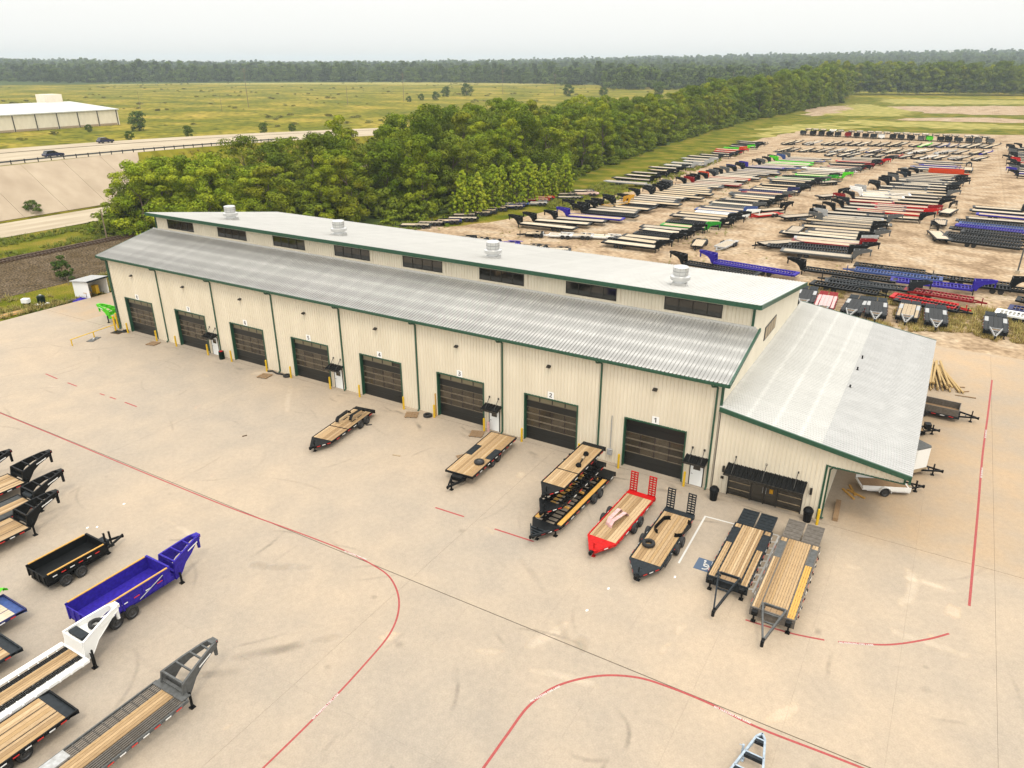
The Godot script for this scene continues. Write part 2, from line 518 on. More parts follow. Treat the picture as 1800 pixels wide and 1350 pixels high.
func build_ground() -> void:
	var conc := concrete_material()
	# the open country: one sheet to the horizon
	var b := MB.new()
	b.quad(Vector3(-6500, -0.35, 400), Vector3(2500, -0.35, 400), Vector3(2500, -0.35, -6500), Vector3(-6500, -0.35, -6500))
	struct("ground", b.done(), M.field)
	struct("dry_grass_ground", sheet([Vector2(-1480, -560), Vector2(-1000, -900), Vector2(-560, -1050), Vector2(-520, -960), Vector2(-900, -760), Vector2(-1300, -480)], -0.28, 25.0, 40.0, 12), M.dry_grass)
	# mown and weedy grass round the yards
	struct("grass_ground", sheet([Vector2(-139, 90), Vector2(-139, -420), Vector2(-140, -720), Vector2(110, -760), Vector2(110, 90)], -0.20, 3.0, 9.0, 4), M.grass)
	struct("dirt_ground", sheet([Vector2(-96, -52), Vector2(-88, -66), Vector2(-74, -71), Vector2(-63, -99), Vector2(-59, -150), Vector2(-65, -207), Vector2(-65, -289), Vector2(-57, -346), Vector2(34, -372), Vector2(75, -375), Vector2(75, -40), Vector2(24, -44), Vector2(-40, -30), Vector2(-80, -38)], -0.10, 1.6, 3.0, 9), M.dirt)
	for a in [[[Vector2(-44, -600), Vector2(-10, -620), Vector2(60, -680), Vector2(70, -560), Vector2(30, -530), Vector2(-15, -525)], 5], [[Vector2(-95, -555), Vector2(-70, -600), Vector2(-62, -540), Vector2(-74, -450)], 6], [[Vector2(-30, -445), Vector2(30, -455), Vector2(60, -475), Vector2(20, -500), Vector2(-20, -470)], 7]]:
		struct("dirt_patch", sheet(a[0], -0.12, 5.0, 6.0, a[1]), M.dirt)
	for a in [[[Vector2(-60, -400), Vector2(10, -395), Vector2(50, -430), Vector2(0, -445), Vector2(-45, -435)], 21], [[Vector2(-80, -470), Vector2(-30, -480), Vector2(-20, -560), Vector2(-70, -640), Vector2(-84, -560)], 22], [[Vector2(-50, -640), Vector2(60, -700), Vector2(80, -780), Vector2(-60, -740)], 23], [[Vector2(-66, -300), Vector2(-56, -350), Vector2(-30, -385), Vector2(-62, -395), Vector2(-78, -350)], 24]]:
		struct("dry_grass_ground", sheet(a[0], -0.16, 7.0, 5.0, a[1]), M.dry_grass)
	struct("forest_ground", sheet([Vector2(-128, -30), Vector2(-108, -36), Vector2(-90, -58), Vector2(-82, -82), Vector2(-80, -118), Vector2(-86, -179), Vector2(-93, -259), Vector2(-102, -381), Vector2(-96, -505), Vector2(-88, -645), Vector2(-104, -810), Vector2(-140, -810), Vector2(-132, -600), Vector2(-138, -380), Vector2(-128, -200), Vector2(-134, -60)], -0.15, 2.5, 6.0, 31), M.forest_floor)
	# the concrete yard: cast slabs with open joints, on a dark bed
	var bed := rect(-88.9, 46.3, -44.4, 70.4, -0.045)
	var yard := Node3D.new()
	yard.name = "concrete_yard"
	add_child(yard)
	tag(yard, "", "", "", "structure")
	part(yard, "joint_bed", bed, M.joint)
	var xs := [-88.8]
	for k in 29:
		xs.append(-86.04 + 4.572 * k)
	xs.append(46.2)
	var zs := [-44.3, -39.6, -29.6, -19.6, -9.55, 0.45, 10.4, 20.4, 30.4, 40.4, 50.4, 60.4, 70.3]
	for i in xs.size() - 1:
		for j in zs.size() - 1:
			var x0: float = xs[i]
			var x1: float = xs[i + 1]
			var z0: float = zs[j]
			var z1: float = zs[j + 1]
			if z1 <= -9.5 and x1 < -73.0 or z1 <= -29.0 and x1 < 3.0: continue
			if x0 > -72.0 and x1 < 0.0 and z1 < 0.0 and z0 < -12.0: continue
			var g := 0.002
			var gz0 := 0.03 if absf(z0 - 20.4) < 0.1 else (0.016 if absf(z0 - 0.45) < 0.1 else g)
			var gz1 := 0.03 if absf(z1 - 20.4) < 0.1 else (0.016 if absf(z1 - 0.45) < 0.1 else g)
			var gx := 0.010 if (i % 7 == 3) else g
			var w := x1 - x0 - gx - g
			var d := z1 - z0 - gz0 - gz1
			part(yard, "slab", slab_mesh(w, d), conc, Transform3D(Basis(), Vector3(x0 + gx + w / 2, 0, z0 + gz0 + d / 2)))
	# railway, road and the highway embankment, all running along z
	var bal := MB.new()
	var hump := [Vector2(-123, -0.15), Vector2(-120.5, 0.55), Vector2(-115.5, 0.55), Vector2(-112.5, 0.1), Vector2(-101, -0.05), Vector2(-99.6, -0.18)]
	for i in hump.size() - 1:
		bal.quad(Vector3(hump[i].x, hump[i].y, 120), Vector3(hump[i + 1].x, hump[i + 1].y, 120), Vector3(hump[i + 1].x, hump[i + 1].y, -320), Vector3(hump[i].x, hump[i].y, -320))
	struct("ballast_ground", bal.done(), M.ballast_stone)
	var track := thing("railway_track", "brown steel railway track on the gravel bed", "railway")
	for x in [-118.75, -117.3]:
		var r := MB.new()
		r.span(x - 0.07, x + 0.07, 0.68, 0.84, -300, 120)
		part(track, "rail", r.done(), M.rail_steel)
	var tie := box_mesh(2.6, 0.17, 0.24)
	for k in 120:
		part(track, "tie", tie, M.brown, at(-118.02, 0.52, 14.0 - k * 0.62))
	struct("road", rect(-154, -140, -330, 160, -0.14), M.road_concrete)
	build_highway()


func slab_mesh(w: float, d: float) -> Mesh:
	var key := "slab %.3f %.3f" % [w, d]
	if not meshes.has(key):
		var b := MB.new()
		b.span(-w / 2, w / 2, -0.04, 0, -d / 2, d / 2)
		meshes[key] = b.done()
	return meshes[key]


func hy(z: float) -> float:   # height of the highway along its length
	return 9.0 if z > -50 else lerpf(9.0, 0.0, smoothstep(-40.0, -360.0, z))


func build_highway() -> void:
	var deck := MB.new()
	var lane := MB.new()
	var bank := MB.new()
	var bank2 := MB.new()
	var z := 160.0
	while z > -900.0:
		var e := z - 10.0
		var h := hy(z)
		var g := hy(e)
		deck.quad(Vector3(-196, h, z), Vector3(-171, h, z), Vector3(-171, g, e), Vector3(-196, g, e))
		lane.quad(Vector3(-208, h - 0.1, z), Vector3(-198.2, h - 0.1, z), Vector3(-198.2, g - 0.1, e), Vector3(-208, g - 0.1, e))
		deck.quad(Vector3(-198.2, h - 0.5, z), Vector3(-196, h, z), Vector3(-196, g, e), Vector3(-198.2, g - 0.5, e))
		bank.quad(Vector3(-171, h - 0.02, z), Vector3(-171 + h * 1.65 + 0.5, -0.3, z), Vector3(-171 + g * 1.65 + 0.5, -0.3, e), Vector3(-171, g - 0.02, e))
		bank2.quad(Vector3(-209 - h * 2.2, -0.3, z), Vector3(-208, h - 0.12, z), Vector3(-208, g - 0.12, e), Vector3(-209 - g * 2.2, -0.3, e))
		z = e
	var hw := struct("highway", deck.done(), M.road_concrete)
	struct("frontage_road", lane.done(), M.road_concrete)
	struct("embankment", bank.done(), M.field)
	struct("embankment", bank2.done(), M.grass)
	# slope paving under the guard rail: concrete panels
	var pave := Node3D.new()
	pave.name = "slope_paving"
	add_child(pave)
	tag(pave, "", "", "", "structure")
	for i in 12:
		var za := 42.0 - i * 9.4
		var zb := za - 9.34
		var p := MB.new()
		var yb := 0.0
		var cut := 0.0
		if i == 11: cut = 9.0
		var a := Vector3(-170.9, 8.75, za)
		var bq := Vector3(-156.0, -0.1 + yb, za)
		var c := Vector3(-156.0, -0.1, zb + cut)
		var d := Vector3(-170.9, 8.75, zb - cut * 0.1)
		var up := Vector3(0.5, 0.86, 0) * 0.16
		p.quad(a + up, bq + up, c + up, d + up)
		p.quad(bq, c, c + up, bq + up); p.quad(d, a, a + up, d + up); p.quad(a, bq, bq + up, a + up); p.quad(c, d, d + up, c + up)
		part(pave, "panel", p.done(), M.slope_concrete)
	# guard rail
	var gr := thing("guard_rail", "long grey steel guard rail with posts along the highway edge", "guard rail", Vector3(-171.6, 9, -40))
	var rail := MB.new()
	for k in 28:
		var z0 := 40.0 - k * 6.0
		rail.bar(Vector3(0, hy(z0) - 9 + 0.62, z0 + 40), Vector3(0, hy(z0 - 6) - 9 + 0.62, z0 + 34), 0.12, 0.34)
	part(gr, "beam", rail.done(), M.grey)
	for k in 56:
		var z0 := 40.0 - k * 3.0
		part(gr, "post", box_mesh(0.16, 0.95, 0.16), M.charcoal, at(0.12, hy(z0) - 9.05, z0 + 40))


# ---------------------------------------------------------------- paint on the concrete
func stripe(pts: Array, w: float, y: float) -> ArrayMesh:
	var b := MB.new()
	for i in pts.size() - 1:
		var p: Vector2 = pts[i]
		var q: Vector2 = pts[i + 1]
		var n0: Vector2 = (q - pts[maxi(i - 1, 0)]).orthogonal().normalized() * w / 2
		var n1: Vector2 = (pts[mini(i + 2, pts.size() - 1)] - p).orthogonal().normalized() * w / 2
		var a := Vector3(p.x + n0.x, y, p.y + n0.y)
		var c := Vector3(q.x + n1.x, y, q.y + n1.y)
		var d := Vector3(q.x - n1.x, y, q.y - n1.y)
		var e := Vector3(p.x - n0.x, y, p.y - n0.y)
		if (c - a).cross(d - a).y > 0:
			b.quad(a, c, d, e)
		else:
			b.quad(a, e, d, c)
	return b.done()


func smooth_path(pts: Array, k := 8) -> Array:
	var out := []
	for i in pts.size() - 1:
		var p0: Vector2 = pts[maxi(i - 1, 0)]
		var p1: Vector2 = pts[i]
		var p2: Vector2 = pts[i + 1]
		var p3: Vector2 = pts[mini(i + 2, pts.size() - 1)]
		for j in k:
			out.append(p1.cubic_interpolate(p2, p0, p3, float(j) / k))
	out.append(pts[-1])
	return out


func flat_text(words: String, x: float, z: float, turn: float, h: float, m: Material, o: Node3D, y := 0.009) -> void:
	var t := TextMesh.new()
	t.text = words
	var f := SystemFont.new()
	f.font_names = PackedStringArray(["Droid Sans"])
	f.font_weight = 700
	t.font = f
	t.font_size = 32
	t.pixel_size = h / 23.0
	t.depth = 0.002
	part(o, "lettering", t, m, Transform3D(Basis(Vector3.UP, turn) * Basis(Vector3.RIGHT, -PI / 2), Vector3(x, y, z)))


func build_markings() -> void:
	var curve1 := smooth_path([Vector2(-75, 20.5), Vector2(-52, 20.5), Vector2(-40.6, 20.56), Vector2(-30, 20.55), Vector2(-23.5, 20.3), Vector2(-18.8, 20.2), Vector2(-16.2, 20.4), Vector2(-14.1, 20.9), Vector2(-12.2, 22.4), Vector2(-11.0, 24.6), Vector2(-10.6, 27.5), Vector2(-10.4, 31.3), Vector2(-10.4, 36), Vector2(-10.4, 44)])
	var curve2 := smooth_path([Vector2(-1.56, 40), Vector2(-1.56, 29.5), Vector2(-1.56, 27.4), Vector2(-1.5, 25.3), Vector2(-0.85, 23.4), Vector2(0.7, 21.7), Vector2(2.5, 20.75), Vector2(4.3, 20.5), Vector2(6.5, 20.5), Vector2(9, 20.75), Vector2(14, 20.6), Vector2(24, 20.6)])
	var fire := "NO PARKING FIRE LANE"
	var specs := [
		["worn red curb line sweeping round the left yard island", [curve1], 0.11, [[-17.6, 20.23, 0.03], [-10.42, 30.6, PI / 2]]],
		["bright red painted line curving round the lower yard island", [curve2], 0.14, [[-1.15, 24.2, 1.1], [7.6, 20.62, -0.05]]],
		["straight red fire lane line along the right edge beside the lean-to", [smooth_path([Vector2(19.2, -35.9), Vector2(18.8, -26), Vector2(18.4, -16.9), Vector2(18.1, -6), Vector2(17.76, 5.2)])], 0.15, [[18.63, -21.5, -PI / 2 - 0.04], [18.35, -13.5, -PI / 2 - 0.04]]],
		["curved red line remnant in front of the big grey trailer", [smooth_path([Vector2(6.4, 13.3), Vector2(8.9, 13.1), Vector2(10.7, 12.7)]), smooth_path([Vector2(11.4, 12.45), Vector2(13.8, 11.3), Vector2(15.7, 9.7), Vector2(16.8, 8.5)])], 0.13, [[12.3, 12.1, 0.42]]],
		["faded broken red dashes in front of the workshop doors", [[Vector2(-66.7, 12.95), Vector2(-64.3, 13.1)], [Vector2(-62.4, 13.15), Vector2(-60.7, 13.2)], [Vector2(-57.0, 13.1), Vector2(-56.2, 13.1)], [Vector2(-55.4, 13.1), Vector2(-54.4, 13.1)], [Vector2(-53.0, 13.1), Vector2(-51.1, 13.15)], [Vector2(-16.4, 12.84), Vector2(-13.9, 12.76)], [Vector2(-11.2, 12.94), Vector2(-8.1, 12.85)]], 0.14, []],
	]
	for s in specs:
		var o := thing("fire_lane_line", s[0], "road marking", Vector3.ZERO, 0, "red lines on the concrete")
		for p in s[1]:
			part(o, "painted_strip", stripe(p, s[2], 0.004), M.paint_red)
		for t in s[3]:
			flat_text(fire, t[0], t[1], t[2], 0.12, M.paint_white, o)
	# accessible parking bay
	var bay := thing("parking_bay_lines", "white parking bay lines beside the grey ramp trailer", "road marking")
	part(bay, "painted_strip", stripe([Vector2(1.24, 10.1), Vector2(1.11, 3.8)], 0.13, 0.004), M.paint_white)
	part(bay, "painted_strip", stripe([Vector2(1.05, 3.86), Vector2(6.2, 3.6)], 0.13, 0.006), M.paint_white)
	var hatch := thing("hatched_aisle", "white hatched access aisle between the two big deckover trailers", "road marking")
	part(hatch, "painted_strip", stripe([Vector2(6.25, 3.6), Vector2(6.15, 10.6)], 0.12, 0.004), M.paint_white)
	for k in 8:
		part(hatch, "painted_strip", stripe([Vector2(5.3, 4.9 + k * 0.82), Vector2(6.2, 4.5 + k * 0.82)], 0.12, 0.007), M.paint_white)
	var sq := thing("wheelchair_marking", "blue square with white wheelchair symbol painted on the concrete", "road marking", Vector3(2.75, 0, 9.45))
	part(sq, "square", rect(-0.55, 0.75, -0.65, 0.65, 0.004), M.paint_blue)
	var w := MB.new()
	for i in 14:
		var a0 := -1.9 + i * 0.26
		var c := Vector3(0.02, 0, 0.14)
		w.bar(c + Vector3(cos(a0), 0, sin(a0)) * 0.30, c + Vector3(cos(a0 + 0.28), 0, sin(a0 + 0.28)) * 0.30, 0.09, 0.003)
	w.bar(Vector3(-0.05, 0, -0.32), Vector3(0.0, 0, 0.10), 0.10, 0.003)
	w.bar(Vector3(0.0, 0, 0.10), Vector3(0.28, 0, 0.10), 0.09, 0.003)
	w.bar(Vector3(0.28, 0, 0.08), Vector3(0.42, 0, 0.36), 0.09, 0.003)
	w.bar(Vector3(-0.03, 0, -0.10), Vector3(0.2, 0, -0.10), 0.08, 0.003)
	w.tube(Vector3(-0.06, -0.0015, -0.45), Vector3(-0.06, 0.0015, -0.45), 0.085, 0.085, 12)
	part(sq, "symbol", w.done(), M.paint_white, at(0, 0.0085, 0))


# ---------------------------------------------------------------- the workshop
func ribbed(w: float, l0: float, l1: float, h: float, left := 0.0) -> Mesh:   # ribbed steel sheet: x across, y out, z along; l0 and l1 are the lengths at its two edges
	var key := "rib %.3f %.3f %.3f %.3f %.3f" % [w, l0, l1, h, left]
	if meshes.has(key):
		return meshes[key]
	var xs := [0.0]
	var ys := [0.0]
	var k := int(floor(left / 0.3048))
	while k * 0.3048 < left + w:
		for a in [[0.020, 0.0], [0.040, h], [0.080, h], [0.100, 0.0]]:
			var x: float = k * 0.3048 + a[0] - left
			if x > 0.001 and x < w - 0.001:
				xs.append(x); ys.append(a[1])
		k += 1
	xs.append(w); ys.append(0.0)
	var b := MB.new()
	for i in xs.size() - 1:
		var la := lerpf(l0, l1, xs[i] / w)
		var lb := lerpf(l0, l1, xs[i + 1] / w)
		b.quad(Vector3(xs[i], ys[i], 0), Vector3(xs[i], ys[i], la), Vector3(xs[i + 1], ys[i + 1], lb), Vector3(xs[i + 1], ys[i + 1], 0))
	meshes[key] = b.done()
	return meshes[key]


func band_texture(count: int, along_x: bool, lo: float, hi: float, sharp: float, sd: int) -> ImageTexture:   # brighter scoured strips over the purlin screws
	var f := FastNoiseLite.new()
	f.seed = sd; f.frequency = 0.03; f.fractal_octaves = 4
	var n := 512
	var im := Image.create(n, n, false, Image.FORMAT_RGB8)
	for y in n:
		for x in n:
			var t: float = (x if along_x else y) * float(count) / n
			var d := absf(t - floor(t) - 0.5) * 2.0
			var s := exp(-d * d * sharp)
			var g := f.get_noise_2d(x * (0.35 if along_x else 2.0), y * (2.0 if along_x else 0.35))
			var v := clampf(lo + (hi - lo) * s * (0.8 + 0.5 * g) + 0.04 * g, 0, 1)
			im.set_pixel(x, y, Color(v, v, v))
	return ImageTexture.create_from_image(im)


func wall_part(o: Node3D, x0: float, x1: float, ytop: float, ytop2: float, ybot: float, z: float, m: Material, pos := 0.0) -> void:
	part(o, "wall_sheet", ribbed(x1 - x0, ytop - ybot, ytop2 - ybot, 0.055, pos), m, Transform3D(Basis(Vector3.RIGHT, Vector3(0, 0, 1), Vector3.DOWN), Vector3(x0, ytop, z)))


func build_workshop() -> void:
	var w := thing("workshop_building", "long beige metal workshop with green trim, eight roller doors and a lean-to", "building")
	var wm: Material = M.wall_paint
	var bt := band_texture(5, false, 0.80, 1.0, 5.0, 11)
	for i in 3:
		M["galv%d" % i].albedo_texture = bt
		M["galv%d" % i].uv1_scale = Vector3(0.11, 0.11, 0.127)
		M["galv%d" % i].uv1_offset = Vector3(i * 0.3, 0, 0.02)
	var lt := band_texture(7, true, 0.92, 1.0, 40.0, 12)
	for i in 3:
		M["lean%d" % i].albedo_texture = lt
		M["lean%d" % i].uv1_scale = Vector3(1.0 / 12.9, 0.1, 0.09)
		M["lean%d" % i].uv1_offset = Vector3(0.03, 0, i * 0.2)
	var top := 9.0
	var dx0 := -6.92
	var dx1 := -2.04
	var dh := 4.27
	# interior floor, back and end walls
	part(w, "inside_floor", rect(-73.2, 0.3, -27.4, -9.7, -0.01), M.concrete)
	var gable := PackedVector2Array([Vector2(0.0, 0), Vector2(0.0, 9.13), Vector2(-7.44, 10.78), Vector2(-7.44, 12.70), Vector2(-27.55, 9.66), Vector2(-27.55, 0)])   # (z, y)
	for x in [-73.30, 0.26]:
		var b := MB.new()
		b.ext(gable, 0.1, Transform3D(Basis(Vector3(0, 0, 1), Vector3.UP, Vector3(-1, 0, 0)), Vector3(x + 0.1, 0, 0)))
		part(w, "end_wall", b.done(), wm)
	var bw := MB.new()
	bw.span(-73.2, 0.26, 0, 9.62, -27.55, -27.45)
	part(w, "back_wall", bw.done(), wm)
	# front wall in bays
	for k in 8:
		var xr := -BAY * k
		for s in 10:
			var a := -BAY + s * 0.9144
			var b := a + 0.9144
			var cuts := []
			if b <= dx0 + 0.001 or a >= dx1 - 0.001:
				cuts.append([a, b, 0.0])
			else:
				if a < dx0: cuts.append([a, dx0, 0.0])
				if b > dx1: cuts.append([dx1, b, 0.0])
				cuts.append([maxf(a, dx0), minf(b, dx1), dh])
			for c in cuts:
				if k == 7 and s == 0 and c[2] == 0.0 and c[0] == a:
					wall_part(w, xr + a, xr + c[1], top, top, 0.0, 0.0, wm, 0.0)
				else:
					wall_part(w, xr + c[0], xr + c[1], top, top, c[2], 0.0, wm, c[0] - a)
		# clerestory wall
		for s in 10:
			var a := -BAY + s * 0.9144
			var b := a + 0.9144
			for c in ([[a, b, 10.70, 12.72]] if b <= -7.05 + 0.001 or a >= -2.2 - 0.001 else [[a, b, 10.70, 11.24]]):
				wall_part(w, xr + c[0], xr + c[1], c[3], c[3], c[2], -7.44, wm, 0.0)
		if true:
			wall_part(w, xr - 7.315, xr - 7.05, 12.72, 12.72, 11.24, -7.44, wm, 0.0)
			wall_part(w, xr - 2.2, xr - 1.829, 12.72, 12.72, 11.24, -7.44, wm, 0.0)
			var hd := MB.new()
			hd.span(xr - 7.05, xr - 2.2, 12.36, 12.72, -7.46, -7.42)
			part(w, "window_head", hd.done(), wm)
			window(w, xr - 7.05, xr - 2.2, 11.24, 12.36, -7.44, 4)
		overhead_door(w, k, xr, dx0, dx1, dh)
	wall_part(w, 0.0, 0.34, top, top, 0.0, 0.0, wm, 0.0)
	wall_part(w, -73.3, -73.152, top, top, 0.0, 0.0, wm, 0.0)
	wall_part(w, 0.0, 0.34, 12.72, 12.72, 10.70, -7.44, wm, 0.0)
	# lower roof
	var z1 := 0.56
	var y1 := 9.08
	var dir := Vector3(0, y1 - 10.86, z1 + 7.40)
	var len := dir.length()
	dir = dir.normalized()
	var bs := Basis(Vector3.RIGHT, dir.cross(Vector3.RIGHT), dir)
	for s in 82:
		part(w, "roof_sheet", ribbed(0.9144, len, len, 0.07), M["galv%d" % rng.randi_range(0, 2)], Transform3D(bs, Vector3(-74.1 + s * 0.9144, 10.86, -7.40)))
	var fl := MB.new()
	fl.span(-74.0, 0.6, 10.80, 11.02, -7.40, -7.30)
	part(w, "roof_flashing", fl.done(), M.white_roof2)
	# upper roof
	dir = Vector3(0, 9.72 - 12.98, -27.75 + 6.72)
	len = dir.length()
	dir = dir.normalized()
	bs = Basis(Vector3.LEFT, dir.cross(Vector3.LEFT), dir)
	for s in 82:
		part(w, "roof_sheet", ribbed(0.9144, len, len, 0.05), M["white_roof%d" % rng.randi_range(0, 2)], Transform3D(bs, Vector3(0.90 - s * 0.9144, 12.98, -6.72)))
	# green trim
	var trim: Material = M.trim_green
	var b := MB.new()
	b.span(-74.12, 0.92, 12.62, 12.985, -6.78, -6.70)
	b.span(-74.12, 0.92, 12.62, 12.68, -7.40, -6.78)
	part(w, "upper_fascia", b.done(), trim)
	for x in [-74.12, 0.90]:
		b = MB.new()
		b.bar(Vector3(x, 12.83, -6.70), Vector3(x, 9.57, -27.8), 0.14, 0.36)
		part(w, "upper_rake_trim", b.done(), trim)
		b = MB.new()
		b.bar(Vector3(x, 10.80, -7.50), Vector3(x, 8.98, 0.62), 0.14, 0.30)
		part(w, "lower_rake_trim", b.done(), trim)
	b = MB.new()
	b.span(-74.12, 0.92, 8.84, 9.05, 0.46, 0.66)
	part(w, "gutter", b.done(), trim)
	b = MB.new()
	b.span(-74.12, 0.92, 9.44, 9.66, -27.9, -27.72)
	part(w, "gutter", b.done(), trim)
	for a in [[0.30, 10.9, 12.62, -7.40], [-73.28, 10.9, 12.62, -7.40], [0.38, 7.0, 8.95, 0.06], [-73.26, 0.02, 8.9, 0.07]]:
		b = MB.new()
		b.span(a[0] - 0.10, a[0] + 0.10, a[1], a[2], a[3] - 0.05, a[3] + 0.05)
		part(w, "corner_trim", b.done(), trim)
	for k in 9:
		b = MB.new()
		var x := -BAY * k + (0.12 if k == 8 else 0.0)
		b.path([Vector3(x - 0.35, 8.84, 0.56), Vector3(x - 0.30, 8.66, 0.5), Vector3(x - 0.06, 8.62, 0.2), Vector3(x, 8.45, 0.11)], 0.075, 8)
		b.span(x - 0.065, x + 0.065, 0.16, 8.5, 0.045, 0.165)
		b.bar(Vector3(x, 0.2, 0.11), Vector3(x, 0.05, 0.36), 0.12, 0.09)
		part(w, "downspout", b.done(), trim)
	# wall lamps (unlit by day)
	for k in 8:
		b = MB.new()
		b.ext(PackedVector2Array([Vector2(0, 0), Vector2(0.28, -0.05), Vector2(0.30, 0.0), Vector2(0.0, 0.13)]), 0.36, Transform3D(Basis(Vector3(0, 0, 1), Vector3.UP, Vector3(-1, 0, 0)), Vector3(-BAY * k - 4.5, 7.28, 0.03)))
		part(w, "wall_light", b.done(), M.bronze)
	for k in 8:
		b = MB.new()
		b.span(-0.29, 0.29, -0.31, 0.31, 0, 0.02)
		var sg := part(w, "number_sign", b.done(), M.sign_white, at(-BAY * k - 4.46, 4.74, 0.062))
		var t := TextMesh.new()
		t.text = str(k + 1)
		var f := SystemFont.new()
		f.font_names = PackedStringArray(["Droid Sans"])
		f.font_weight = 700
		t.font = f
		t.font_size = 32
		t.pixel_size = 0.017
		t.depth = 0.006
		part(sg, "numeral", t, M.ink, at(0, 0, 0.026))
	# staff doors with steel awnings
	for k in [0, 2, 4, 6]:
		man_door(w, -BAY * k - 0.86)
	build_lean_to(w)
	# roof fans
	for x in [-64.4, -46.7, -26.4, -7.2]:
		roof_fan(w, x, -11.6, 12.98 - 0.155 * 4.88)


func window(w: Node3D, x0: float, x1: float, y0: float, y1: float, z: float, n: int, called := "clerestory_window") -> void:
	var b := MB.new()
	b.span(x0, x1, y0, y0 + 0.07, z - 0.03, z + 0.05)
	b.span(x0, x1, y1 - 0.07, y1, z - 0.03, z + 0.05)
	for i in n + 1:
		var x := lerpf(x0 + 0.035, x1 - 0.035, float(i) / n)
		b.span(x - 0.035, x + 0.035, y0 + 0.07, y1 - 0.07, z - 0.03, z + 0.04)
	var f := part(w, called, b.done(), M.bronze)
	for i in n:
		var xa := lerpf(x0 + 0.035, x1 - 0.035, float(i) / n) + 0.035
		var xb := lerpf(x0 + 0.035, x1 - 0.035, float(i + 1) / n) - 0.035
		part(f, "pane", box_mesh(xb - xa, y1 - y0 - 0.14, 0.01), M.dark_glass, at((xa + xb) / 2, y0 + 0.07, z - 0.005))


func overhead_door(w: Node3D, k: int, xr: float, dx0: float, dx1: float, dh: float) -> void:
	var zr := -0.30
	var b := MB.new()
	b.span(xr + dx0 - 0.10, xr + dx0, 0, dh, zr - 0.1, 0.08)
	b.span(xr + dx1, xr + dx1 + 0.10, 0, dh, zr - 0.1, 0.08)
	b.span(xr + dx0 - 0.10, xr + dx1 + 0.10, dh, dh + 0.12, zr - 0.1, 0.085)
	var d := part(w, "roller_door", b.done(), M.trim_green)
	if k == 0: d.set_meta("label", "dark glazed roller door number 1")
	var rows := 7
	var rh := dh / rows
	var ww := (dx1 - dx0)
	for r in rows:   # r = 0 at the floor
		var y0 := r * rh
		if r <= 1 or r == 5 or (r == 6 and k == 0):
			part(d, "solid_section", box_mesh(ww, rh - 0.012, 0.05), M.door_dark, at(xr + (dx0 + dx1) / 2, y0, zr))
			continue
		if not meshes.has("door frame"):
			var fr := MB.new()
			fr.span(-ww / 2, ww / 2, 0, 0.055, -0.025, 0.03)
			fr.span(-ww / 2, ww / 2, rh - 0.055, rh - 0.012, -0.025, 0.03)
			meshes["door frame"] = fr.done()
			fr = MB.new()
			for i in 5:
				var x := -ww / 2 + 0.04 + (ww - 0.08) * i / 4.0
				fr.span(x - 0.045, x + 0.045, 0.055, rh - 0.055, -0.025, 0.028)
			meshes["door mullions"] = fr.done()
		var mid := at(xr + (dx0 + dx1) / 2, y0, zr)
		var sec := part(d, "section_rail", meshes["door frame"], M.door_rail, mid)
		part(d, "mullion", meshes["door mullions"], M.door_mullion, mid)
		for i in 4:
			var x := -ww / 2 + 0.04 + (ww - 0.08) * (i + 0.5) / 4.0
			var gm: Material = M["glass%d" % rng.randi_range(0, 2)]
			if r == 6 and not (k == 3 and i == 3): gm = M.lit_floor_pane  # top row: brightness of the lit interior put into the pane colour
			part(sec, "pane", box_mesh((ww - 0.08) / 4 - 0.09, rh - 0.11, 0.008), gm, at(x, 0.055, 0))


func awning(w: Node3D, x0: float, x1: float, y_in: float, y_out: float, z_out: float, rods: Array, rod_y: float) -> void:
	var b := MB.new()
	var dir := Vector3(0, y_out - y_in, z_out)
	var n := int((x1 - x0) / 0.3048 + 0.5)
	var aw := part(w, "awning", ribbed(x1 - x0, dir.length(), dir.length(), 0.05), M.black, Transform3D(Basis(Vector3.RIGHT, dir.normalized().cross(Vector3.RIGHT), dir.normalized()), Vector3(x0, y_in, 0.04)))
	b.bar(Vector3(x0, y_out - 0.04, z_out + 0.04), Vector3(x1, y_out - 0.04, z_out + 0.04), 0.07, 0.12)
	b.bar(Vector3(x0 + 0.03, y_in - 0.05, 0.05), Vector3(x0 + 0.03, y_out - 0.05, z_out), 0.06, 0.09)
	b.bar(Vector3(x1 - 0.03, y_in - 0.05, 0.05), Vector3(x1 - 0.03, y_out - 0.05, z_out), 0.06, 0.09)
	b.bar(Vector3(x0, y_in - 0.05, 0.08), Vector3(x1, y_in - 0.05, 0.08), 0.08, 0.1)
	part(aw, "awning_frame", b.done(), M.bronze, aw.transform.affine_inverse())
	for x in rods:
		var r := MB.new()
		r.tube(Vector3(x, rod_y, 0.05), Vector3(x, y_out + 0.05, z_out - 0.15), 0.025, 0.025, 6)
		r.box(Vector3(x, rod_y, 0.05), Vector3(0.14, 0.16, 0.04))
		part(aw, "tie_rod", r.done(), M.bronze, aw.transform.affine_inverse())


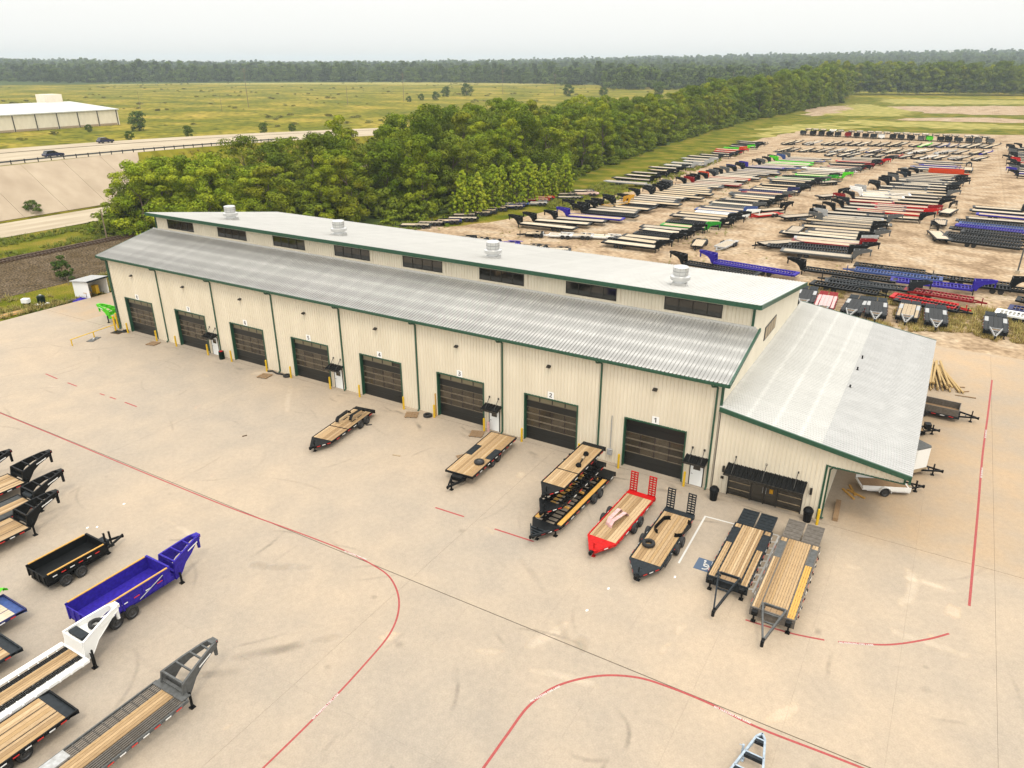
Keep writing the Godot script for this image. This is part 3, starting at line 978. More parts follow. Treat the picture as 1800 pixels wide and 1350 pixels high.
func man_door(w: Node3D, x: float) -> void:
	var b := MB.new()
	b.span(x - 0.56, x - 0.49, 0, 2.18, 0.03, 0.09)
	b.span(x + 0.49, x + 0.56, 0, 2.18, 0.03, 0.09)
	b.span(x - 0.49, x + 0.49, 2.11, 2.18, 0.03, 0.09)
	var d := part(w, "staff_door", b.done(), M.bronze)
	part(d, "leaf", box_mesh(0.98, 2.09, 0.05), M.door_white, at(x, 0.02, 0.055))
	part(d, "pane", box_mesh(0.55, 0.5, 0.012), M.dark_glass, at(x, 1.38, 0.083))
	var hb := MB.new()
	hb.tube(Vector3(x - 0.38, 1.02, 0.08), Vector3(x - 0.38, 1.02, 0.15), 0.03, 0.03, 8)
	hb.tube(Vector3(x - 0.38, 1.02, 0.145), Vector3(x - 0.24, 1.02, 0.145), 0.015, 0.015, 6)
	part(d, "handle", hb.done(), M.silver)
	awning(w, x - 0.92, x + 0.80, 2.55, 2.30, 0.95, [x - 0.5, x + 0.42], 3.2)


func roof_fan(w: Node3D, x: float, z: float, y: float) -> void:
	var b := MB.new()
	b.span(-0.72, 0.72, -0.35, 0.35, -0.72, 0.72)
	b.lathe([Vector2(0.66, 0.35), Vector2(0.60, 0.55), Vector2(0.98, 0.62), Vector2(1.02, 0.95), Vector2(0.72, 1.05)], 20)
	var f := part(w, "roof_fan", b.done(), M.vent_metal, at(x, y, z))
	f.rotation.y = 0.2
	f.scale = Vector3(0.88, 0.92, 0.88)
	b = MB.new()
	b.lathe([Vector2(0.70, 1.03), Vector2(0.74, 1.15), Vector2(0.74, 1.75), Vector2(0.78, 1.80), Vector2(0.70, 1.86), Vector2(0.0, 1.80)], 20)
	part(f, "drum", b.done(), M.vent_metal)
	b = MB.new()
	for i in 8:
		var a := TAU * i / 8
		b.bar(Vector3(cos(a) * 0.73, 1.1, sin(a) * 0.73), Vector3(cos(a) * 0.73, 1.76, sin(a) * 0.73), 0.04, 0.04)
	b.lathe([Vector2(0.755, 1.38), Vector2(0.765, 1.43), Vector2(0.755, 1.48)], 20)
	part(f, "band", b.done(), M.silver)


func build_lean_to(w: Node3D) -> void:
	var wm: Material = M.wall_paint
	var x0 := 0.36
	var x1 := 13.2
	var ya := 7.15
	var yb := 5.20
	var slope := func(x: float) -> float: return lerpf(ya, yb, (x - x0) / (x1 - x0)) - 0.12
	# front wall; entrance x 1.55..6.96, open bay x 8.15..13.0
	var cuts := [0.44]
	var x := 0.44
	while x < 12.9:
		x = minf(x + 0.9144, 12.98)
		cuts.append(x)
	for c in [1.55, 6.96, 8.15]:
		cuts.append(c)
	cuts.sort()
	for i in cuts.size() - 1:
		var a: float = cuts[i]
		var b: float = cuts[i + 1]
		if b - a < 0.01: continue
		var low := 0.0
		if a >= 1.549 and b <= 6.961: low = 2.45
		if a >= 8.149: low = 4.38
		var ta: float = slope.call(a)
		var tb: float = slope.call(b)
		# top edge slopes: build hanging from the level of the lower corner, wedge above
		var m := MB.new()
		var off := fposmod(a - 0.44, 0.9144)
		var xs := [0.0]
		var ys := [0.0]
		for k in range(-1, 5):
			for e in [[0.02, 0.0], [0.04, 0.055], [0.08, 0.055], [0.10, 0.0]]:
				var xx: float = k * 0.3048 + e[0] - fposmod(off, 0.3048)
				if xx > 0.001 and xx < b - a - 0.001:
					xs.append(xx); ys.append(e[1])
		xs.append(b - a); ys.append(0.0)
		for j in xs.size() - 1:
			var u: float = a + xs[j]
			var v: float = a + xs[j + 1]
			var tu := lerpf(ta, tb, xs[j] / (b - a))
			var tv := lerpf(ta, tb, xs[j + 1] / (b - a))
			m.quad(Vector3(u, low, 0.04 + ys[j]), Vector3(v, low, 0.04 + ys[j + 1]), Vector3(v, tv, 0.04 + ys[j + 1]), Vector3(u, tu, 0.04 + ys[j]))
		part(w, "wall_sheet", m.done(), wm)
	# partition along the open bay, back wall, inner lining of the hanging panel
	var b := MB.new()
	b.span(8.17, 8.29, 0, 5.8, -28.8, 0.02)
	part(w, "partition_wall", b.done(), wm)
	b = MB.new()
	b.span(0.42, 8.17, 0, 5.9, -28.9, -28.8)
	part(w, "back_wall", b.done(), wm)
	b = MB.new()
	b.span(8.30, 12.96, 4.40, 5.05, -0.03, 0.02)
	part(w, "lining", b.done(), wm)
	for z in [-9.5, -19.0, -28.5]:
		b = MB.new()
		b.span(12.72, 12.94, 0, 5.08, z - 0.11, z + 0.11)
		b.bar(Vector3(8.3, 5.68, z), Vector3(13.0, 4.98, z), 0.18, 0.3)
		part(w, "post", b.done(), M.grey)
	# roof: two lengths of sheet with a lap
	for half in 2:
		var xa := x0 - 0.02 if half == 0 else 7.35
		var xb := 7.55 if half == 0 else x1 + 0.12
		var fa := lerpf(ya, yb, (xa - x0) / (x1 - x0)) + (0.012 if half == 0 else 0.0)
		var fb := lerpf(ya, yb, (xb - x0) / (x1 - x0)) + (0.012 if half == 0 else 0.0)
		var dir := Vector3(xb - xa, fb - fa, 0)
		var len := dir.length()
		dir = dir.normalized()
		var up := Vector3(-dir.y, dir.x, 0)
		for s in 33:
			var zz := 0.42 - s * 0.9144
			var m: Material = M["lean%d" % rng.randi_range(0, 1)] if half == 0 else M["lean_pale%d" % rng.randi_range(0, 1)]
			part(w, "roof_sheet", ribbed(0.9144, len, len, 0.06), m, Transform3D(Basis(Vector3(0, 0, -1), up, dir), Vector3(xa, fa, zz)))
	var trim: Material = M.trim_green
	for z in [0.46, -29.78]:
		b = MB.new()
		b.bar(Vector3(x0 + 0.02, ya - 0.13, z), Vector3(x1 + 0.1, yb - 0.15, z), 0.12, 0.34)
		if z > 0:
			b.span(x1 - 0.02, x1 + 0.12, 4.62, 5.12, 0.38, 0.52)
			b.span(12.9, 13.04, 4.36, 5.0, -0.05, 0.12)
			b.bar(Vector3(x0 + 0.02, ya - 0.27, 0.2), Vector3(x1 + 0.1, yb - 0.29, 0.2), 0.42, 0.03)
		part(w, "rake_trim", b.done(), trim)
	b = MB.new()
	b.span(13.14, 13.20, 4.96, 5.14, -29.7, 0.4)
	part(w, "eave_strip", b.done(), M.bronze)
	b = MB.new()
	b.span(8.06, 8.20, 0, 4.46, -0.12, 0.12)
	b.span(8.20, 12.95, 4.34, 4.42, -0.12, 0.12)
	b.path([Vector3(8.5, 0.25, 0.16), Vector3(8.36, 0.1, 0.0), Vector3(8.36, 0.4, -0.2), Vector3(8.36, 4.0, -0.2), Vector3(8.5, 4.2, -0.2), Vector3(8.9, 4.2, -0.2)], 0.06, 8)
	part(w, "bay_frame", b.done(), trim)
	# entrance: glazed screen under an awning
	b = MB.new()
	b.span(1.55, 1.63, 0, 2.45, -0.06, 0.10)
	b.span(6.88, 6.96, 0, 2.45, -0.06, 0.10)
	b.span(1.63, 6.88, 2.35, 2.45, -0.06, 0.10)
	for xx in [3.30, 4.28, 5.2]:
		b.span(xx - 0.05, xx + 0.05, 0, 2.35, -0.05, 0.08)
	var ent := part(w, "entrance_screen", b.done(), M.bronze)
	for a in [[1.63, 3.25], [5.25, 6.88]]:
		for i in 4:
			part(ent, "pane", box_mesh(a[1] - a[0] - 0.02, 0.5, 0.012), M.dark_glass, at((a[0] + a[1]) / 2, 0.06 + i * 0.58, 0.0))
			part(ent, "glazing_bar", box_mesh(a[1] - a[0], 0.05, 0.07), M.tan, at((a[0] + a[1]) / 2, 0.01 + i * 0.58, 0.01))
	for a in [[3.35, 4.23], [4.33, 5.15]]:
		var lf := part(ent, "door", box_mesh(a[1] - a[0], 2.3, 0.03), M.dark_glass, at((a[0] + a[1]) / 2, 0.03, 0.0))
		part(lf, "handle", box_mesh(0.03, 0.5, 0.05), M.silver, at(0.36 if a[0] < 4 else -0.36, 0.85, 0.03))
	part(ent, "notice", box_mesh(0.26, 0.36, 0.01), M.yellow, at(4.75, 1.0, 0.03))
	awning(w, 1.42, 7.08, 2.72, 2.36, 1.25, [1.95, 4.15, 6.35], 3.3)
	for a in [1.15, 7.42]:
		part(w, "wall_light", box_mesh(0.16, 0.5, 0.14), M.bronze, at(a, 1.85, 0.14))
	part(w, "card_reader", box_mesh(0.22, 0.2, 0.08), M.bronze, at(1.12, 1.25, 0.11))
	for z in [-18.56, -15.45, -11.03]:
		b = MB.new()
		b.lathe([Vector2(0.16, -0.1), Vector2(0.09, 0.05), Vector2(0.06, 0.06), Vector2(0.06, 0.22), Vector2(0.10, 0.23), Vector2(0.0, 0.30)], 10)
		part(w, "vent_pipe", b.done(), M.black, at(7.82, 6.02, z))
	# small window in the gable above the lean-to
	b = MB.new()
	b.span(0.36, 0.42, 8.25, 9.45, -16.5, -12.3)
	var gw := part(w, "gable_window", b.done(), M.bronze)
	for i in 4:
		part(gw, "pane", box_mesh(0.012, 1.0, 0.8), M.tan, at(0.426, 8.35, -12.9 - i * 1.0))
	# meter box and conduit between the first two doors
	part(w, "meter_box", box_mesh(0.42, 0.5, 0.2), M.silver, at(-8.05, 0.75, 0.14))
	part(w, "conduit", box_mesh(0.05, 3.0, 0.05), M.silver, at(-8.05, 1.25, 0.09))


# ---------------------------------------------------------------- trees
func crown(sd: int, h: float, rad: float, base: float, clumps: int, leaves: int, size: float, tone: Color, cone := false) -> Mesh:
	var r := RandomNumberGenerator.new()
	r.seed = sd
	var b := MB.new()
	for k in clumps:
		# clump centres spread through the crown, most of them near its outside
		var t := r.randf()
		var y: float
		var reach: float
		if cone:
			y = lerpf(base, h, t)
			reach = rad * pow(maxf(0.0, 1.0 - pow(t, 2.6)), 0.8) + 0.12
		else:
			y = lerpf(base, h, t)
			reach = rad * pow(maxf(0.0, 1.0 - pow(absf(t * 2.0 - 0.80) / 1.22, 2.4)), 0.5)
		var a := r.randf() * TAU
		var q := pow(r.randf(), 0.42) * reach
		var lump := 1.0 + 0.22 * sin(a * 3.0 + sd) + 0.14 * sin(a * 5.0 + sd * 2.3 + t * 4.0)
		var ctr := Vector3(cos(a) * q * lump, y, sin(a) * q * lump)
		var cr := (0.75 if cone else r.randf_range(0.9, 1.75)) * rad / 4.5
		var hue := r.randf_range(-0.22, 0.22)
		for j in leaves:
			var d := Vector3(r.randfn(), r.randfn() * 0.8 + 0.45, r.randfn()).normalized()
			var p := ctr + Vector3(d.x, d.y * 0.8, d.z) * cr * pow(r.randf(), 0.16)
			var nrm := (d + Vector3(r.randfn(), r.randfn() + 0.3, r.randfn()) * 0.35).normalized()
			var u := nrm.cross(Vector3(r.randfn(), r.randfn(), r.randfn())).normalized()
			var v := nrm.cross(u)
			var s := size * r.randf_range(0.6, 1.25)
			var l := 1.0 + hue + r.randf_range(-0.25, 0.25)
			b.col = Color(tone.r * l * (1.0 + hue * 0.5), tone.g * l, tone.b * l)
			b.quad(p - u * s, p - v * s * 0.55, p + u * s, p + v * s * 0.55)
	return b.done()


func trunk(sd: int, h: float, rad: float, r0: float) -> Mesh:
	var r := RandomNumberGenerator.new()
	r.seed = sd
	var b := MB.new()
	var p := Vector3.ZERO
	var k := 5
	for i in k:
		var q := Vector3(r.randf_range(-0.25, 0.25), h * 0.8 * (i + 1) / k, r.randf_range(-0.25, 0.25))
		b.tube(p, q, lerpf(r0, r0 * 0.25, float(i) / k), lerpf(r0, r0 * 0.25, float(i + 1) / k), 7, false)
		if i > 0:
			for j in 2:
				var a := r.randf() * TAU
				b.tube(p, p + Vector3(cos(a) * rad * 0.62, h * 0.2, sin(a) * rad * 0.62), r0 * 0.4, 0.04, 5, false)
		p = q
	return b.done()


func plant_tree(called: String, c: Mesh, t: Mesh, x: float, z: float, scale: Vector3, turn: float, label: String, category: String, group := "", y := -0.2) -> Node3D:
	var o := thing(called, label, category, Vector3(x, y, z), turn, group)
	part(o, "crown", c, M.leaf, Transform3D(Basis.from_scale(scale), Vector3.ZERO))
	if t != null:
		part(o, "trunk", t, M.bark, Transform3D(Basis.from_scale(scale), Vector3.ZERO))
	return o


func scatter(called: String, m: Mesh, mt: Material, list: Array, tints: Array) -> MultiMeshInstance3D:
	var mm := MultiMesh.new()
	mm.transform_format = MultiMesh.TRANSFORM_3D
	mm.use_colors = true
	mm.mesh = m
	mm.instance_count = list.size()
	for i in list.size():
		mm.set_instance_transform(i, list[i])
		mm.set_instance_color(i, tints[i])
	var o := MultiMeshInstance3D.new()
	o.name = numbered(called)
	o.multimesh = mm
	o.material_override = mt
	add_child(o)
	return o


func build_woods() -> void:
	var r := RandomNumberGenerator.new()
	r.seed = 31
	var crowns := []
	var trunks := []
	var tones := [Color(0.115, 0.160, 0.012), Color(0.140, 0.182, 0.013), Color(0.095, 0.128, 0.012), Color(0.172, 0.212, 0.014), Color(0.125, 0.155, 0.016), Color(0.155, 0.178, 0.015)]
	for i in 6:
		var rad: float = [5.6, 5.0, 6.2, 4.6, 5.8, 5.2][i]
		crowns.append(crown(100 + i, 18.0, rad, 1.6, 46, 210, 0.27, tones[i]))
		trunks.append(trunk(200 + i, 17.0, rad, 0.34))
	for i in 2:
		crowns.append(crown(110 + i, 18.0, [5.4, 5.9][i], 1.2, 46, 210, 0.27, [Color(0.20, 0.25, 0.017), Color(0.165, 0.21, 0.016)][i]))
		trunks.append(trunk(210 + i, 17.0, 5.0, 0.34))
	# the belt of trees, from behind the workshop away along the trailer lot
	var line := [Vector2(-121, -33), Vector2(-112, -38), Vector2(-100, -48), Vector2(-88, -66), Vector2(-84, -80), Vector2(-82, -116), Vector2(-88, -179), Vector2(-95, -259), Vector2(-99, -381), Vector2(-93, -505), Vector2(-85, -645), Vector2(-98, -800)]
	var count := 0
	for i in line.size() - 1:
		var a: Vector2 = line[i]
		var b: Vector2 = line[i + 1]
		var near := b.y > -260
		var step := 8.0 if near else 10.5
		var rows := (5 if b.y < -60 else 3) if near else 3
		var k := maxi(1, int(a.distance_to(b) / step))
		var side := (b - a).normalized().orthogonal()
		if side.x > 0 and absf(side.x) > absf(side.y) or (absf(side.x) <= absf(side.y) and side.y > 0): side = -side
		for j in k:
			for row in rows:
				var p := a.lerp(b, (j + 0.5 * (row % 2) + r.randf_range(-0.3, 0.3)) / k) + side * (3.0 + row * 8.0 + r.randf_range(-2.2, 2.2))
				var s := belt_height(p.y) / 18.0 * r.randf_range(0.76, 1.12)
				var v := r.randi_range(0, 5)
				if p.y > -58 and p.x < -106: v = r.randi_range(6, 7)
				elif r.randf() < 0.10: v = 7
				var what := "broadleaf tree at the left end of the belt beside the railway"
				var grp := "trees at the left end of the belt"
				if p.y < -480:
					what = "tree at the far end of the belt beyond the trailer lot"; grp = "trees at the far end of the belt"
				elif p.y < -190:
					what = "dark broadleaf tree in the long belt beside the far half of the trailer lot"; grp = "trees along the far lot"
				elif p.y < -74:
					what = "tall broadleaf tree in the belt behind the poplars and grass bank"; grp = "trees along the near lot"
				elif p.x > -106:
					what = "broadleaf tree in the dense belt rising behind the workshop roof"; grp = "trees behind the roof"
				plant_tree("broadleaf_tree", crowns[v], trunks[v], p.x, p.y, Vector3((s * 0.55 + 0.42) * r.randf_range(0.88, 1.1), s, (s * 0.55 + 0.42) * r.randf_range(0.88, 1.1)), r.randf() * TAU, what, "tree", grp)
				count += 1
	for q in [[-120, -37], [-123, -42], [-117.5, -35], [-121, -47], [-125, -39]]:
		plant_tree("broadleaf_tree", crowns[6], trunks[6], q[0], q[1], Vector3(0.82, 0.68, 0.82), r.randf() * TAU, "light green bushy tree filling the left tip of the belt", "tree", "light trees at the belt tip")
	for k in 14:
		var s := r.randf_range(0.55, 0.78)
		plant_tree("broadleaf_tree", crowns[6 + k % 2], trunks[6], r.randf_range(-123, -104), r.randf_range(-58, -31), Vector3(s * 1.15, s, s * 1.15), r.randf() * TAU, "light green bushy tree filling the left tip of the belt", "tree", "light trees at the belt tip")
	print("belt trees ", count)
	# bright young trees in front of the belt
	var pc := []
	for i in 3:
		pc.append(crown(300 + i, 9.5, 2.3, 0.3, 120, 80, 0.22, [Color(0.25, 0.31, 0.022), Color(0.215, 0.275, 0.02), Color(0.28, 0.33, 0.028)][i], true))
	var pt := trunk(310, 9.0, 1.2, 0.14)
	for i in 17:
		var t := i / 16.0
		plant_tree("young_poplar", pc[i % 3], pt, lerpf(-77.0, -71.0, t) + r.randf_range(-2.5, 0.8), lerpf(-82, -120, t) + r.randf_range(-1, 1), Vector3(0.82, 1.0, 0.82) * r.randf_range(0.74, 1.05), r.randf() * TAU, "bright green slender young tree standing in front of the dark belt", "tree", "bright young trees by the lot")
	# undergrowth along the foot of the belt
	var sc := crown(320, 2.6, 1.9, 0.0, 26, 34, 0.26, Color(1, 1, 1))
	var list := []
	var tints := []
	for i in line.size() - 2:
		var a: Vector2 = line[i]
		var b: Vector2 = line[i + 1]
		for j in int(a.distance_to(b) / 0.55):
			var deep := r.randf() < 0.6
			var p := a.lerp(b, r.randf()) + Vector2(r.randf_range(-36, -5) if deep else r.randf_range(-7, 3.5), r.randf_range(-3, 3))
			if p.x < -127 or p.x > -112 and p.x < -99.5 and p.y > -40: continue
			var s := r.randf_range(1.2, 2.4) if deep else r.randf_range(0.5, 1.5)
			list.append(Transform3D(Basis(Vector3.UP, r.randf() * TAU).scaled(Vector3(s, s * r.randf_range(0.7, 1.2), s)), Vector3(p.x, -0.25, p.y)))
			var l := r.randf_range(0.75, 1.3)
			tints.append(Color(0.13 * l, 0.165 * l, 0.015 * l))
	tag(scatter("undergrowth", sc, M.leaf, list, tints), "tangled green undergrowth along the foot of the tree belt", "undergrowth", "", "stuff")
	# weeds and long grass
	var tuft := MB.new()
	for i in 7:
		var a := TAU * i / 7.0
		var d := Vector3(cos(a), 0, sin(a))
		var wdt := Vector3(-d.z, 0, d.x) * 0.05
		tuft.tri(d * 0.06 - wdt, d * 0.06 + wdt, d * (0.24 + 0.05 * (i % 3)) + Vector3.UP * (0.34 + 0.09 * (i % 2)))
	var tm := tuft.done()
	var zones := [[-139, -123, -60, 60, 5200, Color(0.15, 0.17, 0.032), 1.5], [-99.5, -89.4, -30, 30, 2600, Color(0.25, 0.21, 0.07), 1.3], [-4, 26, -64, -46.0, 5600, Color(0.30, 0.235, 0.085), 1.35], [-71, -57, -230, -100, 3600, Color(0.19, 0.20, 0.035), 1.8], [-88, -74, -104, -62, 1500, Color(0.16, 0.20, 0.03), 1.6], [-170, -156, -160, -78, 1500, Color(0.25, 0.20, 0.06), 1.6], [-64, 30, -82, -64, 500, Color(0.2, 0.18, 0.05), 0.9], [-40, -24, -230, -80, 900, Color(0.17, 0.19, 0.035), 1.0]]
	list = []
	tints = []
	var f := FastNoiseLite.new()
	f.seed = 14; f.frequency = 0.06
	for zn in zones:
		for i in zn[4]:
			var x := r.randf_range(zn[0], zn[1])
			var z := r.randf_range(zn[2], zn[3])
			if f.get_noise_2d(x, z) < -0.12: continue
			var y := -0.2
			if x < -155.0:
				y = maxf(0.0, (-171.0 + hy(z) * 1.65 - x) / 1.65) - 0.1
			var s: float = r.randf_range(0.5, 1.3) * zn[6]
			list.append(Transform3D(Basis(Vector3.UP, r.randf() * TAU).scaled(Vector3(s, s * r.randf_range(0.6, 1.2), s)), Vector3(x, y, z)))
			var l := r.randf_range(0.7, 1.3)
			var g := r.randf_range(0.9, 1.15)
			var c: Color = zn[5]
			tints.append(Color(c.r * l, c.g * l * g, c.b * l))
	tag(scatter("weeds", tm, M.grass_blade, list, tints), "tufts of weeds and long grass on the verges", "grass", "", "stuff")
	# the wood closing the lot at the far right
	for i in 62:
		var x := -104.0 + (i % 31) * 7.6 + r.randf_range(-2.5, 2.5)
		var s := r.randf_range(1.35, 1.72)
		var v := r.randi_range(0, 5)
		plant_tree("broadleaf_tree", crowns[v], null, x, -830.0 - (i / 31) * 14.0 - (x + 100.0) * 0.45 + r.randf_range(-5, 5), Vector3(s * 0.95, s, s * 0.95), r.randf() * TAU, "tall dark tree in the wood closing the far end of the lot", "tree", "trees of the far wood")
	# far woods: one mass to the horizon
	var blob := crown(330, 15.0, 5.4, 0.5, 22, 16, 1.25, Color(1, 1, 1))
	list = []
	tints = []
	var cam := Vector2(11.9, 49.9)
	var mass := FastNoiseLite.new()
	mass.seed = 3; mass.frequency = 0.0012
	while list.size() < 26000:
		var ang := deg_to_rad(r.randf_range(-72.0, 14.0))      # from straight ahead along -z, clockwise
		var d := 1250.0 * pow(r.randf_range(0.62, 2.75), 1.15)
		var x := cam.x + sin(ang) * d
		var z := cam.y - cos(ang) * d
		var edge := wood_edge(rad_to_deg(ang)) + 120.0 * mass.get_noise_2d(x * 2.0, z * 2.0)
		if d < edge: continue
		var s := r.randf_range(0.6, 1.45) * (1.0 + 0.35 * mass.get_noise_2d(x * 4.0 + 500.0, z * 4.0))
		list.append(Transform3D(Basis(Vector3.UP, r.randf() * TAU).scaled(Vector3(s, s * r.randf_range(0.9, 1.35), s)), Vector3(x, hill(x, z) - 1.0, z)))
		var l := r.randf_range(0.5, 1.5)
		tints.append(Color(0.085 * l, 0.115 * l, 0.022 * l))
	tag(scatter("distant_woods", blob, M.leaf, list, tints), "dark green distant woods stretching to the horizon", "woods", "", "stuff")
	# low scrub dotted over the fields
	list = []
	tints = []
	for i in 900:
		var ang := deg_to_rad(r.randf_range(-68.0, -14.0))
		var d := r.randf_range(330.0, 1350.0)
		var x := cam.x + sin(ang) * d
		var z := cam.y - cos(ang) * d
		if x > -225.0 or mass.get_noise_2d(x * 6.0, z * 6.0) < 0.02: continue
		if x < -370 and x > -462 and z > -205: continue
		var s := r.randf_range(0.25, 0.8)
		list.append(Transform3D(Basis(Vector3.UP, r.randf() * TAU).scaled(Vector3(s * 1.6, s * 0.7, s * 1.6)), Vector3(x, -0.4, z)))
		var l := r.randf_range(0.6, 1.3)
		tints.append(Color(0.19 * l, 0.18 * l, 0.04 * l))
	tag(scatter("scrub", sc, M.leaf, list, tints), "low dark scrub dotted over the open fields", "scrub", "", "stuff")
	# scattered trees and bushes in the fields
	var fb := crown(340, 7.0, 3.6, 0.2, 46, 50, 0.34, Color(0.075, 0.11, 0.022))
	var ft := trunk(341, 6.0, 2.4, 0.18)
	for a in [[-332, -182, 1.15, "round dark tree beside the warehouse end wall"], [-345, -165, 0.45, "low bush in front of the warehouse wall"], [-417, -593, 1.5, "wide dark tree standing in the middle of the far field"], [-425, -570, 1.2, "smaller dark tree beside the wide tree in the far field"], [-394, -510, 0.9, "bushy tree in the field near the tall power pole"], [-402, -500, 0.7, "bush next to the bushy field tree"], [-392, -470, 0.6, "low shrub by the dark ditch in the field"], [-330, -640, 1.4, "dark tree in the field just left of the belt tops"], [-300, -655, 1.1, "tree right of the dark tree above the belt tops"], [-260, -700, 1.7, "broad tree in the field above the belt"], [-240, -860, 2.1, "large round tree left of the small white building"], [-222, -852, 1.9, "second large round tree left of the small white building"], [-205, -250, 0.48, "small round tree on the highway verge"], [-212, -190, 0.42, "small street tree on the verge nearest the belt"], [-214, -120, 0.46, "young street tree on the verge in front of the warehouse tree"], [-213, -98, 0.36, "young street tree next to the parked car by the highway"], [-211, -150, 0.5, "young street tree in the middle of the verge row"], [-212, -165, 0.4, "small leaning street tree beyond the middle one"]]:
		var on := maxf(-0.3, hy(a[1]) - 0.6) if a[0] > -216 else -0.3
		plant_tree("field_tree", fb, ft, a[0], a[1], Vector3.ONE * a[2], r.randf() * TAU, a[3], "tree", "trees scattered in the fields", on)
	plant_tree("sapling", crown(342, 3.6, 1.3, 0.3, 30, 34, 0.2, Color(0.05, 0.082, 0.018)), trunk(343, 3.2, 0.8, 0.06), -101.5, -9.5, Vector3.ONE, 0.3, "small dark green sapling on the gravel behind the little shed", "tree")
	plant_tree("grey_bush", fb, null, -157.5, -36, Vector3(0.45, 0.42, 0.45), 0.5, "scrubby bush at the toe of the paved slope, nearer the belt", "bush", "bushes under the slope", -0.2)
	plant_tree("grey_bush", fb, null, -158.0, -27, Vector3(0.42, 0.36, 0.42), 2.5, "scrubby bush at the toe of the paved slope, farther left", "bush", "bushes under the slope", -0.2)


func belt_height(z: float) -> float:   # the belt grows taller away from the railway
	var pts := [[-30.0, 11.5], [-60.0, 13.0], [-85.0, 16.5], [-110.0, 18.0], [-140.0, 17.5], [-200.0, 16.5], [-270.0, 16.0], [-380.0, 18.5], [-500.0, 23.0], [-700.0, 27.0]]
	for i in pts.size() - 1:
		if z > pts[i + 1][0]:
			return lerpf(pts[i][1], pts[i + 1][1], clampf((z - pts[i][0]) / (pts[i + 1][0] - pts[i][0]), 0, 1))
	return 28.0


func wood_edge(deg: float) -> float:   # how far away the far woods begin, by compass direction
	if deg < -36.0:
		return lerpf(1450.0, 1250.0, clampf((deg + 66.0) / 30.0, 0, 1))
	if deg < -24.0:
		return lerpf(1250.0, 1100.0, (deg + 36.0) / 12.0)
	return 1000.0


func hill(x: float, z: float) -> float:
	var d := Vector2(x - 11.9, z - 49.9)
	var dist := d.length()
	var deg := rad_to_deg(atan2(d.x, -d.y))
	var rise := lerpf(6.0, 50.0, smoothstep(-46.0, 6.0, deg)) + 10.0 * smoothstep(-52.0, -64.0, deg)
	return -0.4 + rise * smoothstep(1100.0, 3600.0, dist)


